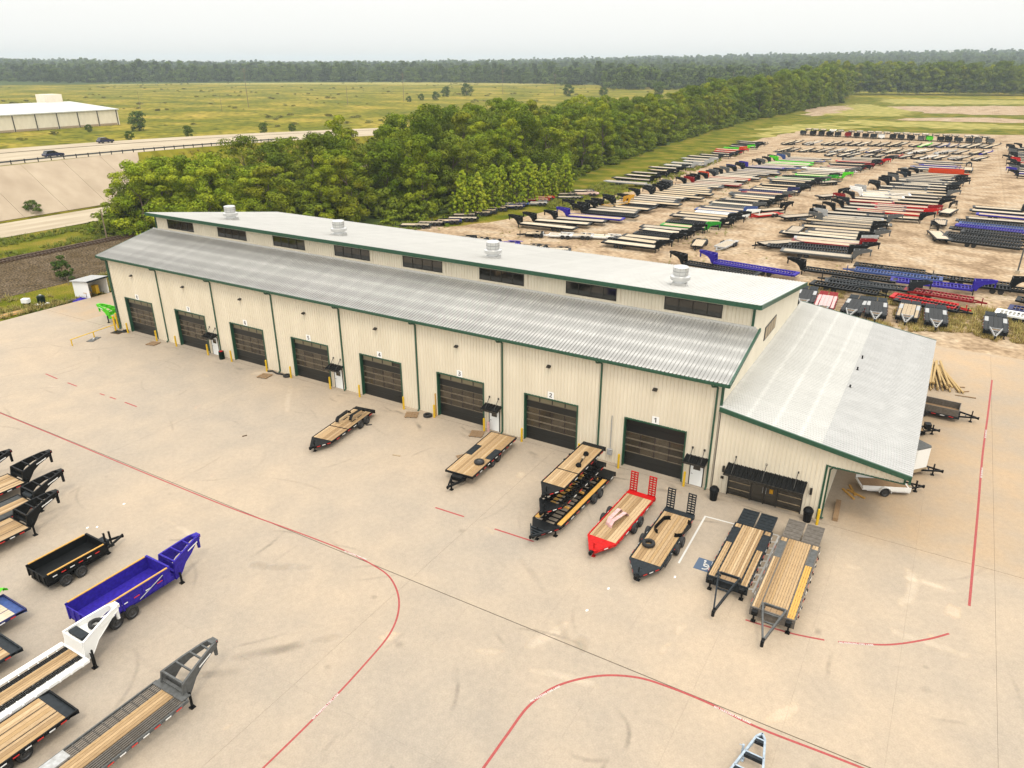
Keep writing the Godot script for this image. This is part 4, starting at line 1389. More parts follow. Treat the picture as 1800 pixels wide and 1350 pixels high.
# ---------------------------------------------------------------- what stands beyond the yard
func build_surroundings() -> void:
	# wooded hills on the horizon
	var b := MB.new()
	var radii := [980.0, 1300.0, 1700.0, 2200.0, 2800.0, 3600.0, 5200.0]
	var f := FastNoiseLite.new()
	f.seed = 8; f.frequency = 0.02; f.fractal_octaves = 3
	for i in radii.size() - 1:
		for k in 200:
			var p: Array[Vector3] = []
			for q in [[i, k], [i, k + 1], [i + 1, k + 1], [i + 1, k]]:
				var ang := deg_to_rad(-75.0 + 92.0 * q[1] / 200.0)
				var d: float = maxf(radii[q[0]], wood_edge(rad_to_deg(ang)) + 60.0) if q[0] == 0 else radii[q[0]]
				var x: float = 11.9 + sin(ang) * d
				var z: float = 49.9 - cos(ang) * d
				var h := hill(x, z)
				if q[0] >= 5: h += 12.0 + 7.0 * f.get_noise_2d(q[1] * 5.0, q[0] * 40.0)
				p.append(Vector3(x, h, z))
			b.quad(p[0], p[1], p[2], p[3])
	struct("hills", b.done(), M.forest_floor)
	# white-roofed warehouse across the highway
	var wh := thing("warehouse", "long beige warehouse with white roof across the highway", "building", Vector3(-374, -0.3, -200))
	b = MB.new()
	b.ext(PackedVector2Array([Vector2(0, 0), Vector2(0, 7.6), Vector2(-42, 10.2), Vector2(-84, 7.6), Vector2(-84, 0)]), 118.0)
	part(wh, "wall", b.done(), M.wall_paint)
	b = MB.new()
	b.quad(Vector3(0.6, 7.75, -0.6), Vector3(0.6, 7.75, 118.6), Vector3(-42, 10.4, 118.6), Vector3(-42, 10.4, -0.6))
	b.quad(Vector3(-42, 10.4, -0.6), Vector3(-42, 10.4, 118.6), Vector3(-84.6, 7.7, 118.6), Vector3(-84.6, 7.7, -0.6))
	b.span(0.3, 0.65, 7.3, 7.75, -0.6, 118.6)
	part(wh, "roof", b.done(), M.lean1)
	for k in 11:
		part(wh, "downspout", box_mesh(0.3, 7.5, 0.3), M.bronze, at(0.2, 0, 1.0 + k * 10.4))
	for k in 10:
		part(wh, "base_panel", box_mesh(0.12, 0.9, 9.4), M.tan, at(0.1, 0.1, 6.2 + k * 10.4))
	part(wh, "roof_box", box_mesh(9.0, 5.0, 9.0), M.wall_paint, at(-46, 9.2, 8))
	part(wh, "roof_unit", box_mesh(3.0, 1.6, 2.4), M.black, at(-20, 8.8, 52))
	# small white buildings far away
	for a in [[-268, -940, 16.0, 7.0, 12.0, "small white building behind the belt beside two round trees"], [-68, -3380, 104.0, 33.0, 60.0, "large pale building on the far hill at the right"], [-420, -3400, 70.0, 20.0, 40.0, "low pale building on the far wooded hill"]]:
		var o := thing("distant_building", a[5], "building", Vector3(a[0], hill(a[0], a[1]) - (9.0 if a[1] < -3000 else 0.0), a[1]), 0.2)
		part(o, "wall", box_mesh(a[2], a[3], a[4]), M.sign_white)
		part(o, "roof", box_mesh(a[2] + 1.0, 0.8, a[4] + 1.0), M.white_roof0, at(0, a[3], 0))
		for k in 3:
			part(o, "window", box_mesh(a[2] * 0.12, a[3] * 0.2, 0.2), M.bronze, at(a[2] * (k - 1) * 0.3, a[3] * 0.45, a[4] / 2))
	# power poles over the fields
	for a in [[-441.6, -345.5, 26.5, 1, "tall bare power pole in the field right of the warehouse"], [-407.5, -412.7, 13.5, 0, "short pole in the field left of the belt"], [-398.5, -471.3, 22.2, 1, "tall power pole beside the field bushes"], [-408.7, -647.6, 23.1, 1, "power pole at the edge of the far field"], [-363.5, -676.0, 19.5, 1, "power pole just above the tops of the belt"], [-419.5, -303.5, 10.6, 0, "low pole nearest the highway trees"], [-495, -296, 11.5, 0, "pole behind the warehouse end"], [-440, -1053, 18.0, 1, "distant power pole in front of the far woods"], [-330, -880, 20.0, 1, "distant power pole left of the round trees"], [-120, -28.5, 6.0, 0, "weathered pole beside the railway at the roof corner"], [-250, -930, 20.0, 1, "distant power pole beside the small white building"]]:
		var o := thing("power_pole", a[4], "pole", Vector3(a[0], -0.3, a[1]), 0.5, "poles over the fields")
		b = MB.new()
		var rr := 0.22 if a[2] > 12 else 0.14
		b.tube(Vector3.ZERO, Vector3(0, a[2], 0), rr, rr * 0.65, 7)
		part(o, "pole", b.done(), M.pole_wood)
		if a[3] == 1:
			part(o, "crossarm", box_mesh(3.2, 0.22, 0.16), M.pole_wood, at(0, a[2] - 1.2, 0))
			part(o, "crossarm", box_mesh(2.6, 0.22, 0.16), M.pole_wood, at(0, a[2] - 2.6, 0))
	# cars on the highway
	car(Vector3(-177.5, hy(-56), -54.0), PI, "dark blue car driving on the near lane of the highway behind the guard rail")
	car(Vector3(-203.5, hy(-84) - 0.1, -84.0), PI, "dark blue car on the far frontage lane by the young tree")


func car(p: Vector3, turn: float, label: String) -> void:
	var o := thing("car", label, "car", p, turn, "cars on the highway")
	var body := MB.new()
	body.ext(PackedVector2Array([Vector2(-2.25, 0.35), Vector2(-2.3, 0.75), Vector2(-2.1, 0.95), Vector2(-1.2, 1.02), Vector2(0.9, 1.02), Vector2(2.0, 0.85), Vector2(2.25, 0.65), Vector2(2.2, 0.35)]), 1.8, Transform3D(Basis(Vector3(0, 0, 1), Vector3.UP, Vector3(-1, 0, 0)), Vector3(0.9, 0, 0)))
	part(o, "body", body.done(), M.car_blue)
	var cab := MB.new()
	cab.ext(PackedVector2Array([Vector2(-2.0, 1.0), Vector2(-1.7, 1.5), Vector2(0.0, 1.55), Vector2(0.95, 1.02)]), 1.5, Transform3D(Basis(Vector3(0, 0, 1), Vector3.UP, Vector3(-1, 0, 0)), Vector3(0.75, 0, 0)))
	part(o, "cabin_glass", cab.done(), M.dark_glass)
	part(o, "roof", box_mesh(1.4, 0.05, 1.6), M.car_blue, at(0, 1.53, -0.8))
	for s in [-1, 1]:
		for z in [-1.4, 1.4]:
			wheel(o, s * 0.86, z, 0.34, 0.22)


# ---------------------------------------------------------------- trailer pieces. Local axes: the tongue points to +z, the deck front is at z = 0, the ground at y = 0
func wheel(o: Node3D, x: float, z: float, r: float, w: float, y := -1.0) -> void:
	var key := "wheel %.2f %.2f" % [r, w]
	if not meshes.has(key):
		var t := Transform3D(Basis(Vector3(0, 0, 1), Vector3(1, 0, 0), Vector3(0, 1, 0)), Vector3.ZERO)
		var b := MB.new()
		b.lathe([Vector2(r * 0.60, -w * 0.46), Vector2(r * 0.90, -w * 0.5), Vector2(r * 0.985, -w * 0.36), Vector2(r, 0), Vector2(r * 0.985, w * 0.36), Vector2(r * 0.90, w * 0.5), Vector2(r * 0.60, w * 0.46)], 20, t)
		meshes[key] = b.done()
		b = MB.new()
		b.lathe([Vector2(0.0, -w * 0.5), Vector2(r * 0.2, -w * 0.5), Vector2(r * 0.25, -w * 0.28), Vector2(r * 0.52, -w * 0.30), Vector2(r * 0.61, -w * 0.47), Vector2(r * 0.61, w * 0.47), Vector2(r * 0.52, w * 0.30), Vector2(r * 0.25, w * 0.28), Vector2(r * 0.2, w * 0.5), Vector2(0, w * 0.5)], 16, t)
		meshes[key + " rim"] = b.done()
	var q := part(o, "wheel", meshes[key], M.rubber, at(x, r if y < 0 else y, z))
	part(q, "rim", meshes[key + " rim"], M.rim)


func planks(o: Node3D, x0: float, x1: float, z0: float, z1: float, y: float, n: int, fixed := "") -> void:
	var w := (x1 - x0) / n
	for i in n:
		var m: Material = M[fixed] if fixed else M["wood%d" % rng.randi_range(0, 5)]
		part(o, "plank", box_mesh(w - 0.02, 0.045, absf(z1 - z0)), m, at(x0 + w * (i + 0.5), y - 0.045, (z0 + z1) / 2))


func reflectors(o: Node3D, x: float, z0: float, z1: float, y: float, step := 0.62, both := true) -> void:
	var k := int(absf(z1 - z0) / step)
	for i in k:
		for s in ([-1, 1] if both else [1]):
			part(o, "reflector", box_mesh(0.012, 0.06, step * 0.52), M.tape_red if i % 2 == 0 else M.tape_white, at(s * x, y, lerpf(z0, z1, (i + 0.5) / k)))


func bed_frame(o: Node3D, c: Material, W: float, L: float, y: float, open := false) -> void:
	var b := MB.new()
	for s in [-1, 1]:
		b.span(s * (W / 2 - 0.07), s * W / 2, y - 0.16, y + 0.008, -L, 0)
		b.span(s * 0.42, s * 0.54, y - 0.42, y - 0.14, -L + 0.5, 0.1)
		var z := -0.4
		while z > -L + 0.2:
			b.span(s * W / 2, s * (W / 2 + 0.045), y - 0.15, y - 0.03, z - 0.05, z + 0.05)
			z -= 0.61
	b.span(-W / 2 + 0.07, W / 2 - 0.07, y - 0.16, y + 0.006, -0.08, 0)
	b.span(-W / 2 + 0.07, W / 2 - 0.07, y - 0.16, y + 0.006, -L, -L + 0.08)
	var zz := -0.5
	while zz > -L + 0.3:
		b.span(-W / 2 + 0.07, W / 2 - 0.07, y - 0.14, y - 0.055, zz - 0.03, zz + 0.03)
		zz -= 0.5
	part(o, "frame", b.done(), c)


func axles(o: Node3D, c: Material, x: float, zs: Array, r: float, w: float, hub := false) -> void:
	for z in zs:
		var b := MB.new()
		b.tube(Vector3(-x, r, z), Vector3(x, r, z), 0.06, 0.06, 8)
		b.span(-0.5, -0.4, r, r + 0.25, z - 0.35, z + 0.35)
		b.span(0.4, 0.5, r, r + 0.25, z - 0.35, z + 0.35)
		if hub:
			for s in [-1, 1]:
				b.tube(Vector3(s * (x - 0.1), r, z), Vector3(s * (x + 0.06), r, z), 0.16, 0.16, 10)
		part(o, "axle", b.done(), c)
		if not hub:
			wheel(o, -x, z, r, w)
			wheel(o, x, z, r, w)


func a_tongue(o: Node3D, c: Material, spread: float, z0: float, tip: float, y: float, h := 0.14, braces := 1) -> void:
	var b := MB.new()
	for s in [-1, 1]:
		b.bar(Vector3(s * spread, y, z0), Vector3(s * 0.06, y, tip), 0.09, h)
	for k in braces:
		var t := (k + 0.8) / (braces + 1.0)
		var xx := lerpf(spread, 0.06, t)
		b.bar(Vector3(-xx, y, lerpf(z0, tip, t)), Vector3(xx, y, lerpf(z0, tip, t)), 0.09, h * 0.8)
	part(o, "tongue", b.done(), c)
	b = MB.new()
	b.box(Vector3(0, y - 0.02, tip + 0.08), Vector3(0.16, 0.14, 0.34))
	b.tube(Vector3(0, y - 0.14, tip + 0.2), Vector3(0, y + 0.1, tip + 0.2), 0.07, 0.07, 8)
	part(o, "coupler", b.done(), M.black)


func jack(o: Node3D, x: float, z: float, top: float, c: Material) -> void:
	var b := MB.new()
	b.span(x - 0.05, x + 0.05, 0.06, top, z - 0.05, z + 0.05)
	b.span(x - 0.13, x + 0.13, 0.0, 0.06, z - 0.13, z + 0.13)
	b.tube(Vector3(x, top - 0.08, z), Vector3(x + 0.18, top - 0.08, z), 0.02, 0.02, 5)
	part(o, "jack", b.done(), c)


func nose_plate(o: Node3D, c: Material, W: float, nose: float, y: float) -> void:   # closed tapering front of an equipment trailer
	var b := MB.new()
	b.ext(PackedVector2Array([Vector2(-W / 2, 0.0), Vector2(W / 2, 0.0), Vector2(0.22, -nose), Vector2(-0.22, -nose)]), 0.02, Transform3D(Basis(Vector3.RIGHT, Vector3(0, 0, -1), Vector3(0, 1, 0)), Vector3(0, y - 0.02, 0)))
	for s in [-1, 1]:
		b.bar(Vector3(s * (W / 2 - 0.05), y - 0.10, -0.05), Vector3(s * 0.16, y - 0.10, nose), 0.1, 0.17)
	part(o, "nose_plate", b.done(), c)
	for s in [-1, 1]:
		for k in 3:
			var t := 0.2 + k * 0.28
			var q := Vector3(s * (lerpf(W / 2 - 0.05, 0.16, t) + 0.055), y - 0.13, lerpf(-0.05, nose, t))
			part(o, "reflector", box_mesh(0.012, 0.07, 0.30), M.tape_red if k != 1 else M.tape_white, Transform3D(Basis(Vector3.UP, -s * atan2(W / 2 - 0.21, nose + 0.05)), q))
	b = MB.new()
	b.box(Vector3(0, y - 0.08, nose + 0.12), Vector3(0.2, 0.16, 0.4))
	b.tube(Vector3(0, y - 0.2, nose + 0.26), Vector3(0, y + 0.06, nose + 0.26), 0.09, 0.09, 8)
	part(o, "coupler", b.done(), M.black)
	b = MB.new()
	b.tube(Vector3(0.0, 0.04, nose - 0.3), Vector3(0.0, y + 0.42, nose - 0.3), 0.05, 0.05, 8)
	b.tube(Vector3(0.0, y + 0.34, nose - 0.3), Vector3(0.2, y + 0.34, nose - 0.3), 0.02, 0.02, 6)
	b.span(-0.12, 0.12, 0.0, 0.05, nose - 0.42, nose - 0.18)
	part(o, "jack", b.done(), c)


func ladder_ramp(o: Node3D, c: Material, x: float, z: float, y: float, w: float, l: float, lean: float) -> void:
	var b := MB.new()
	for s in [-1, 0, 1]:
		b.span(s * (w / 2 - 0.03) - 0.03, s * (w / 2 - 0.03) + 0.03, 0, l, -0.05, 0.05)
	var k := 8
	for i in k + 1:
		var yy := lerpf(0.04, l - 0.04, float(i) / k)
		b.span(-w / 2 + 0.06, w / 2 - 0.06, yy - 0.035, yy + 0.035, -0.04, 0.04)
	part(o, "ramp", b.done(), c, Transform3D(Basis(Vector3.RIGHT, lean), Vector3(x, y, z)))


func equipment_trailer(o: Node3D, c: Material, W: float, L: float, y: float, nose: float, tail: float, wheels: Array, ramps: bool, hubs := false, decked := true) -> void:
	bed_frame(o, c, W, L, y)
	nose_plate(o, c, W, nose, y)
	if decked:
		planks(o, -W / 2 + 0.1, W / 2 - 0.1, -0.08, -L + tail, y, 9)
	var b := MB.new()
	b.span(-W / 2, W / 2, y - 0.03, y + 0.012, -L - 0.02, -L + tail - 0.01)
	b.span(-W / 2, W / 2, y - 0.32, y - 0.03, -L - 0.02, -L + 0.08)
	part(o, "tail_plate", b.done(), c)
	axles(o, M.black, W / 2 + 0.14, wheels, 0.38, 0.24, hubs)
	reflectors(o, W / 2 + 0.052, -0.4, -L + 0.4, y - 0.11, 0.8)
	for s in [-1, 1]:
		part(o, "tail_light", box_mesh(0.3, 0.12, 0.03), M.tape_red, at(s * (W / 2 - 0.25), y - 0.22, -L - 0.04))
		if ramps:
			ladder_ramp(o, c, s * (W / 2 - 0.34), -L + 0.02, y + 0.02, 0.58, 1.6, -0.06)


func goose_neck(o: Node3D, c: Material, y: float, half0 := 0.78, reach := 2.7, high := 1.95, braces := true, zo := 0.0) -> void:
	# two tapering side plates swept up and forward, tied by cross members, with the coupler hanging in front
	var out := [Vector2(0.0, -0.32), Vector2(0.42, -0.30), Vector2(0.66, -0.08), Vector2(1.0, 0.30), Vector2(1.55, 0.56), Vector2(reach - 0.4, high - y - 0.34), Vector2(reach, high - y - 0.24), Vector2(reach, high - y + 0.02), Vector2(reach - 0.4, high - y + 0.04), Vector2(1.2, high - y - 0.12), Vector2(0.10, high - y - 0.36), Vector2(-0.02, 0.02)]
	var half := func(z: float) -> float: return lerpf(half0, 0.17, clampf(z / reach, 0, 1))
	var b := MB.new()
	for s in [-1, 1]:
		var pl := PackedVector2Array(out)
		var t := Geometry2D.triangulate_polygon(pl)
		for k in [0.0, 0.06]:
			for i in range(0, t.size(), 3):
				var q: Array[Vector3] = []
				for j in 3:
					var p := pl[t[i + j]]
					q.append(Vector3(s * (half.call(p.x) + k), y + p.y, p.x))
				if (q[1] - q[0]).cross(q[2] - q[0]).x * s * (1.0 if k > 0 else -1.0) > 0:
					b.tri(q[0], q[1], q[2])
				else:
					b.tri(q[0], q[2], q[1])
		for i in pl.size():
			var p := pl[i]
			var q := pl[(i + 1) % pl.size()]
			b.quad(Vector3(s * (half.call(p.x) - 0.03), y + p.y, p.x), Vector3(s * (half.call(q.x) - 0.03), y + q.y, q.x), Vector3(s * (half.call(q.x) + 0.09), y + q.y, q.x), Vector3(s * (half.call(p.x) + 0.09), y + p.y, p.x))
	var neck := part(o, "gooseneck", b.done(), c, at(0, 0, zo))
	if braces:
		for a in [[0.16, high - y - 0.42, 0.1], [0.85, high - y - 0.27, 0.08], [1.6, high - y - 0.16, 0.08], [2.2, high - y - 0.1, 0.08], [0.12, 0.1, 0.16]]:
			var h: float = half.call(a[0])
			part(neck, "cross_member", box_mesh(h * 2.0, 0.1, a[2]), c, at(0, y + a[1], a[0]))
		b = MB.new()
		b.span(-half0, half0, y + 0.0, y + 0.5, 0.30, 0.34)
		part(neck, "front_plate", b.done(), c)
	b = MB.new()
	b.span(-0.2, 0.2, high - 0.16, high + 0.05, reach - 0.25, reach + 0.12)
	b.span(-0.075, 0.075, high - 0.85, high - 0.1, reach - 0.08, reach + 0.07)
	b.tube(Vector3(0, high - 0.98, reach), Vector3(0, high - 0.8, reach), 0.1, 0.09, 8)
	part(neck, "coupler", b.done(), c)
	for s in [-1, 1]:
		part(neck, "reflector", box_mesh(0.012, 0.08, 0.28), M.tape_red, at(s * 0.215, high - 0.06, reach - 0.1))
		part(neck, "reflector", box_mesh(0.012, 0.08, 0.9), M.tape_white, Transform3D(Basis(Vector3.UP, -s * 0.22) * Basis(Vector3.RIGHT, -0.12), Vector3(s * (half.call(1.75) + 0.1), high - 0.36, 1.75)))
		jack(o, s * (half0 + 0.2), 0.25 + zo, y + 0.1, M.black)


func tyre_on(label: String, p: Vector3, r: float, w: float, tilt := 0.0, with_rim := false) -> void:
	var o := thing("tyre", label, "tyre", p)
	var b := MB.new()
	b.lathe([Vector2(r * 0.56, 0.02), Vector2(r * 0.86, 0.0), Vector2(r * 0.98, w * 0.16), Vector2(r, w * 0.5), Vector2(r * 0.98, w * 0.84), Vector2(r * 0.86, w), Vector2(r * 0.56, w - 0.02), Vector2(r * 0.5, w * 0.5), Vector2(r * 0.56, 0.02)], 22)
	part(o, "rubber", b.done(), M.rubber, Transform3D(Basis(Vector3.RIGHT, tilt), Vector3.ZERO))
	if with_rim:
		b = MB.new()
		b.lathe([Vector2(0.0, 0.05), Vector2(r * 0.54, 0.04), Vector2(r * 0.54, w * 0.8), Vector2(r * 0.35, w * 0.5), Vector2(0, w * 0.55)], 16)
		part(o, "rim", b.done(), M.rim)


func fender(label: String, p: Vector3, turn: float, m: Material, flat: bool, group: String) -> void:
	var b := MB.new()
	var pts := [Vector2(-1.02, 0.0), Vector2(-0.98, 0.16), Vector2(-0.72, 0.40), Vector2(0.72, 0.40), Vector2(0.98, 0.16), Vector2(1.02, 0.0)]
	for i in pts.size() - 1:
		var a: Vector2 = pts[i]
		var q: Vector2 = pts[i + 1]
		b.bar(Vector3(0, a.y, a.x), Vector3(0, q.y, q.x), 0.27, 0.025, Vector3.UP if absf(q.y - a.y) < 0.1 else Vector3(0, 0.5, -signf(a.x) * -0.8))
		b.bar(Vector3(-0.14, a.y - 0.03, a.x), Vector3(-0.14, q.y - 0.03, q.x), 0.02, 0.10)
	single("fender", b.done(), m, label, "fender", Transform3D(Basis(Vector3.UP, turn) * (Basis(Vector3(0, 0, 1), PI / 2) if flat else Basis()), p), group)


# ---------------------------------------------------------------- trailers in front of the doors
func build_front_trailers() -> void:
	var blk: Material = M.black
	# small black car hauler at the left
	var o := thing("car_hauler_trailer", "small black car hauler with wood deck parked alone before door 4", "trailer", Vector3(-30.35, 0, 9.95), deg_to_rad(7.6))
	equipment_trailer(o, M.black, 2.08, 6.7, 0.62, 1.35, 0.55, [-4.1, -5.05], false)
	part(o, "deck_bar", box_mesh(1.9, 0.02, 0.09), blk, at(0, 0.622, -2.45))
	fender("black fender lying on the deck of the small car hauler, nearer the left rail", Vector3(-31.35, 0.80, 6.1), deg_to_rad(9), M.black, false, "fenders on the car hauler")
	fender("black fender lying on the deck of the small car hauler, nearer the right rail", Vector3(-30.55, 0.80, 5.2), deg_to_rad(5), M.black, false, "fenders on the car hauler")
	# deckover with the spare wheel
	o = thing("deckover_trailer", "wood deckover trailer with spare wheel lying on deck before door 3", "trailer", Vector3(-16.83, 0, 9.1), deg_to_rad(3.0))
	bed_frame(o, blk, 2.5, 7.45, 0.86)
	planks(o, -1.17, 1.17, -0.09, -7.36, 0.86, 13)
	for s in [-1, 1]:
		part(o, "wheel_plate", box_mesh(0.62, 0.03, 1.75), M.charcoal, at(s * 0.93, 0.845, -3.9))
	axles(o, blk, 1.06, [-3.45, -4.4], 0.38, 0.24)
	a_tongue(o, blk, 0.62, 0.0, 1.45, 0.52, 0.16, 2)
	part(o, "battery_tray", box_mesh(0.9, 0.28, 0.4), blk, at(0, 0.5, 0.25))
	jack(o, 0.0, 1.1, 1.0, blk)
	reflectors(o, 1.302, -0.3, -7.2, 0.74)
	tyre_on("spare wheel lying flat on the wood deckover before door 3", Vector3(-16.35, 0.862, 6.9), 0.42, 0.22, 0.0, true)
	# the stack
	for i in 3:
		var what: String = ["black equipment trailer at the bottom of the stack before door 2", "middle black trailer of the stack before door 2", "topmost wood-decked black trailer of the stack before door 2"][i]
		var y: float = [0.62, 0.66, 0.66][i]
		var lift: float = [0.0, 0.78, 1.55][i]
		o = thing("equipment_trailer", what, "trailer", Vector3([-8.0, -8.35, -8.75][i], lift, [11.2, 9.9, 8.9][i]), deg_to_rad([-2.0, -1.0, 0.0][i]), "stacked black trailers")
		if i == 0:
			equipment_trailer(o, blk, 2.3, 8.9, y, 1.6, 1.3, [-4.9, -5.85], false, false, false)
			jack(o, 0.9, 0.3, 0.7, blk)
			for s in [-1, 1]:
				part(o, "side_board", box_mesh(0.34, 0.05, 7.2), M.gold_wood, at(s * 0.90, y - 0.02, -3.8))
			a_tongue(o, M.charcoal, 0.75, 0.9, 2.0, 0.72, 0.15, 3)
		else:
			equipment_trailer(o, blk, 1.95, 7.2, y, 1.25, 0.5 if i == 2 else 0.9, [-4.1, -5.05], false, true, i == 2)
			part(o, "deck_bar", box_mesh(1.8, 0.02, 0.09), blk, at(0, y + 0.002, -2.35))
	for i in 3:
		part(get_node("equipment_trailer_001"), "timber_block", box_mesh(1.9, 0.13, 0.14), M.gold_wood, at(0, -0.14, -1.0 - i * 2.4))
		part(get_node("equipment_trailer_002"), "timber_block", box_mesh(1.7, 0.12, 0.14), M.gold_wood, at(0, -0.10, -1.0 - i * 2.4))
	var ax := thing("loose_axle", "black axle with brake drums lying on the topmost stacked trailer", "axle", Vector3(-8.45, 2.32, 4.6), deg_to_rad(8))
	var b := MB.new()
	b.tube(Vector3(0, 0, -0.95), Vector3(0, 0, 0.95), 0.06, 0.06, 8)
	part(ax, "beam", b.done(), blk)
	for s in [-1, 1]:
		b = MB.new()
		b.lathe([Vector2(0.0, -0.1), Vector2(0.2, -0.1), Vector2(0.22, 0.05), Vector2(0.1, 0.1), Vector2(0.08, 0.2), Vector2(0, 0.2)], 14, Transform3D(Basis(Vector3.RIGHT, PI / 2 * s), Vector3(0, 0, s * 0.95)))
		part(ax, "drum", b.done(), M.black)
	part(ax, "tag_block", box_mesh(0.2, 0.16, 0.3), M.tan, at(0.0, -0.02, -0.15))
	# red trailer with upright ramps
	o = thing("equipment_trailer", "bright red equipment trailer with two upright ladder ramps", "trailer", Vector3(-3.85, 0, 11.1), deg_to_rad(-2.0))
	equipment_trailer(o, M.red, 2.14, 6.85, 0.65, 1.45, 0.55, [-2.75, -3.75], true)
	fender("pink masked fender on the red trailer deck, left one", Vector3(-4.1, 0.66, 8.35), deg_to_rad(-4), M.pink, false, "pink fenders")
	fender("pink masked fender on the red trailer deck, right one", Vector3(-3.68, 0.66, 8.55), deg_to_rad(-14), M.pink, false, "pink fenders")
	# charcoal trailer with upright ramps
	o = thing("equipment_trailer", "charcoal equipment trailer with upright ladder ramps and a tyre on deck", "trailer", Vector3(-0.41, 0, 12.0), 0.0)
	equipment_trailer(o, M.charcoal, 2.18, 6.9, 0.65, 1.4, 0.55, [-2.75, -3.75], true)
	part(o, "side_rack", box_mesh(0.06, 0.3, 1.2), M.charcoal, at(1.2, 0.45, -1.0))
	tyre_on("loose tyre lying on the charcoal ramp trailer", Vector3(-0.9, 0.66, 10.1), 0.44, 0.26)
	fender("black fender lying on its side on the charcoal ramp trailer, left one", Vector3(-0.75, 0.80, 7.5), deg_to_rad(-6), M.black, true, "black fenders on the ramp trailer")
	fender("black fender lying on its side on the charcoal ramp trailer, right one", Vector3(0.40, 0.80, 7.3), deg_to_rad(172), M.black, true, "black fenders on the ramp trailer")
	# the two big deckovers with wide ramps
	big_deckover(M.charcoal, M.charcoal, Vector3(4.72, 0, 11.55), 0.0, 2.55, 6.7, 1.85, 2.55, "big black deckover trailer with wood strips and two wide ramps", false)
	big_deckover(M.warm_grey, M.grey, Vector3(7.78, 0, 13.1), 0.0, 2.55, 8.2, 2.15, 2.05, "big grey deckover trailer with wide ramps, rightmost in the front row", true)


func big_deckover(c: Material, tongue: Material, p: Vector3, turn: float, W: float, L: float, ramp: float, reach: float, label: String, pale: bool, deck := "", plate: Material = null) -> void:
	var o := thing("deckover_trailer", label, "trailer", p, turn)
	var y := 0.92
	bed_frame(o, c, W, L, y)
	var plate0 := -L + 0.55
	var plate1 := -L + 2.55
	planks(o, -0.72, 0.70, -0.75, -L + 0.1, y, 9 if not deck else 3, deck)
	for s in [-1, 1]:
		if s < 0 and not pale:
			planks(o, -1.19, -0.82, -0.1, plate1, y, 3 if not deck else 1, deck)
		elif s > 0 and not pale:
			planks(o, 0.80, 1.18, -0.1, plate1, y, 3 if not deck else 1, deck)
		elif s < 0:
			planks(o, -1.19, -0.78, -0.1, plate1, y, 3)
		else:
			planks(o, 0.78, 1.18, -0.1, plate1, y, 3, "gold_wood")
		planks(o, minf(s * 0.80, s * 1.18), maxf(s * 0.80, s * 1.18), plate0 - 0.01, -L + 0.1, y, 2, deck)
		part(o, "wheel_plate", box_mesh(0.46, 0.03, plate1 - plate0), (plate if plate != null else (M.grey if pale else M.charcoal)), at(s * 0.99, y - 0.03, (plate0 + plate1) / 2))
		part(o, "deck_strip", box_mesh(0.06, 0.02, L - 0.3), c, at(s * 0.75, y - 0.015, -L / 2))
		# ramps at the back, hinged flat
		var r := MB.new()
		r.span(-0.56, 0.56, -0.12, 0.0, -ramp, 0)
		for k in 5:
			r.span(-0.5, 0.5, 0.0, 0.02, -ramp + 0.12 + k * ramp / 5.0, -ramp + 0.17 + k * ramp / 5.0)
		part(o, "ramp", r.done(), c, Transform3D(Basis(Vector3.RIGHT, 0.05), Vector3(s * 0.62, y + 0.03, -L)))
		jack(o, s * 0.98, 0.08, y - 0.1, M.black)
		part(o, "toolbox", box_mesh(0.32, 0.26, 0.3), M.black, at(s * 0.95, y - 0.3, 0.2))
		for zz in [-L + 1.1, -L + 2.1]:
			wheel(o, s * 0.98, zz, 0.4, 0.45)
	for zz in [-L + 1.1, -L + 2.1]:
		var bx := MB.new()
		bx.tube(Vector3(-0.9, 0.4, zz), Vector3(0.9, 0.4, zz), 0.06, 0.06, 8)
		part(o, "axle", bx.done(), M.black)
	reflectors(o, W / 2 + 0.05, -0.3, -L + 0.3, y - 0.11, 0.7)
	# raised V tongue rooted in a recess of the deck
	var b := MB.new()
	for s in [-1, 1]:
		b.bar(Vector3(s * 0.66, y + 0.12, -0.45), Vector3(s * 0.50, y + 0.12, 0.35), 0.1, 0.2)
		b.bar(Vector3(s * 0.50, y + 0.12, 0.35), Vector3(s * 0.05, 0.66, reach), 0.1, 0.2)
	part(o, "tongue", b.done(), tongue)
	b = MB.new()
	b.span(-0.62, 0.62, y - 0.05, y + 0.06, -0.72, -0.62)
	b.span(-0.58, 0.58, y - 0.1, y - 0.02, 0.02, 0.12)
	b.span(-0.36, 0.36, y - 0.16, y - 0.08, 0.72, 0.82)
	part(o, "cross_bar", b.done(), tongue)
	b = MB.new()
	b.span(-W / 2, W / 2, y - 0.55, y - 0.12, -0.04, 0.05)
	part(o, "front_plate", b.done(), c)
	planks(o, -0.5, 0.5, -0.12, -0.55, y - 0.05, 3, "old_wood")
	b = MB.new()
	b.box(Vector3(0, 0.6, reach + 0.1), Vector3(0.18, 0.2, 0.4))
	b.tube(Vector3(0, 0.36, reach + 0.28), Vector3(0, 0.66, reach + 0.28), 0.1, 0.1, 10)
	part(o, "coupler", b.done(), M.black)
	for k in 8:
		part(o, "rail_pocket", box_mesh(0.06, 0.09, 0.14), M.black, at(W / 2 + 0.08, y - 0.14, -0.6 - k * (L - 1.0) / 8.0))


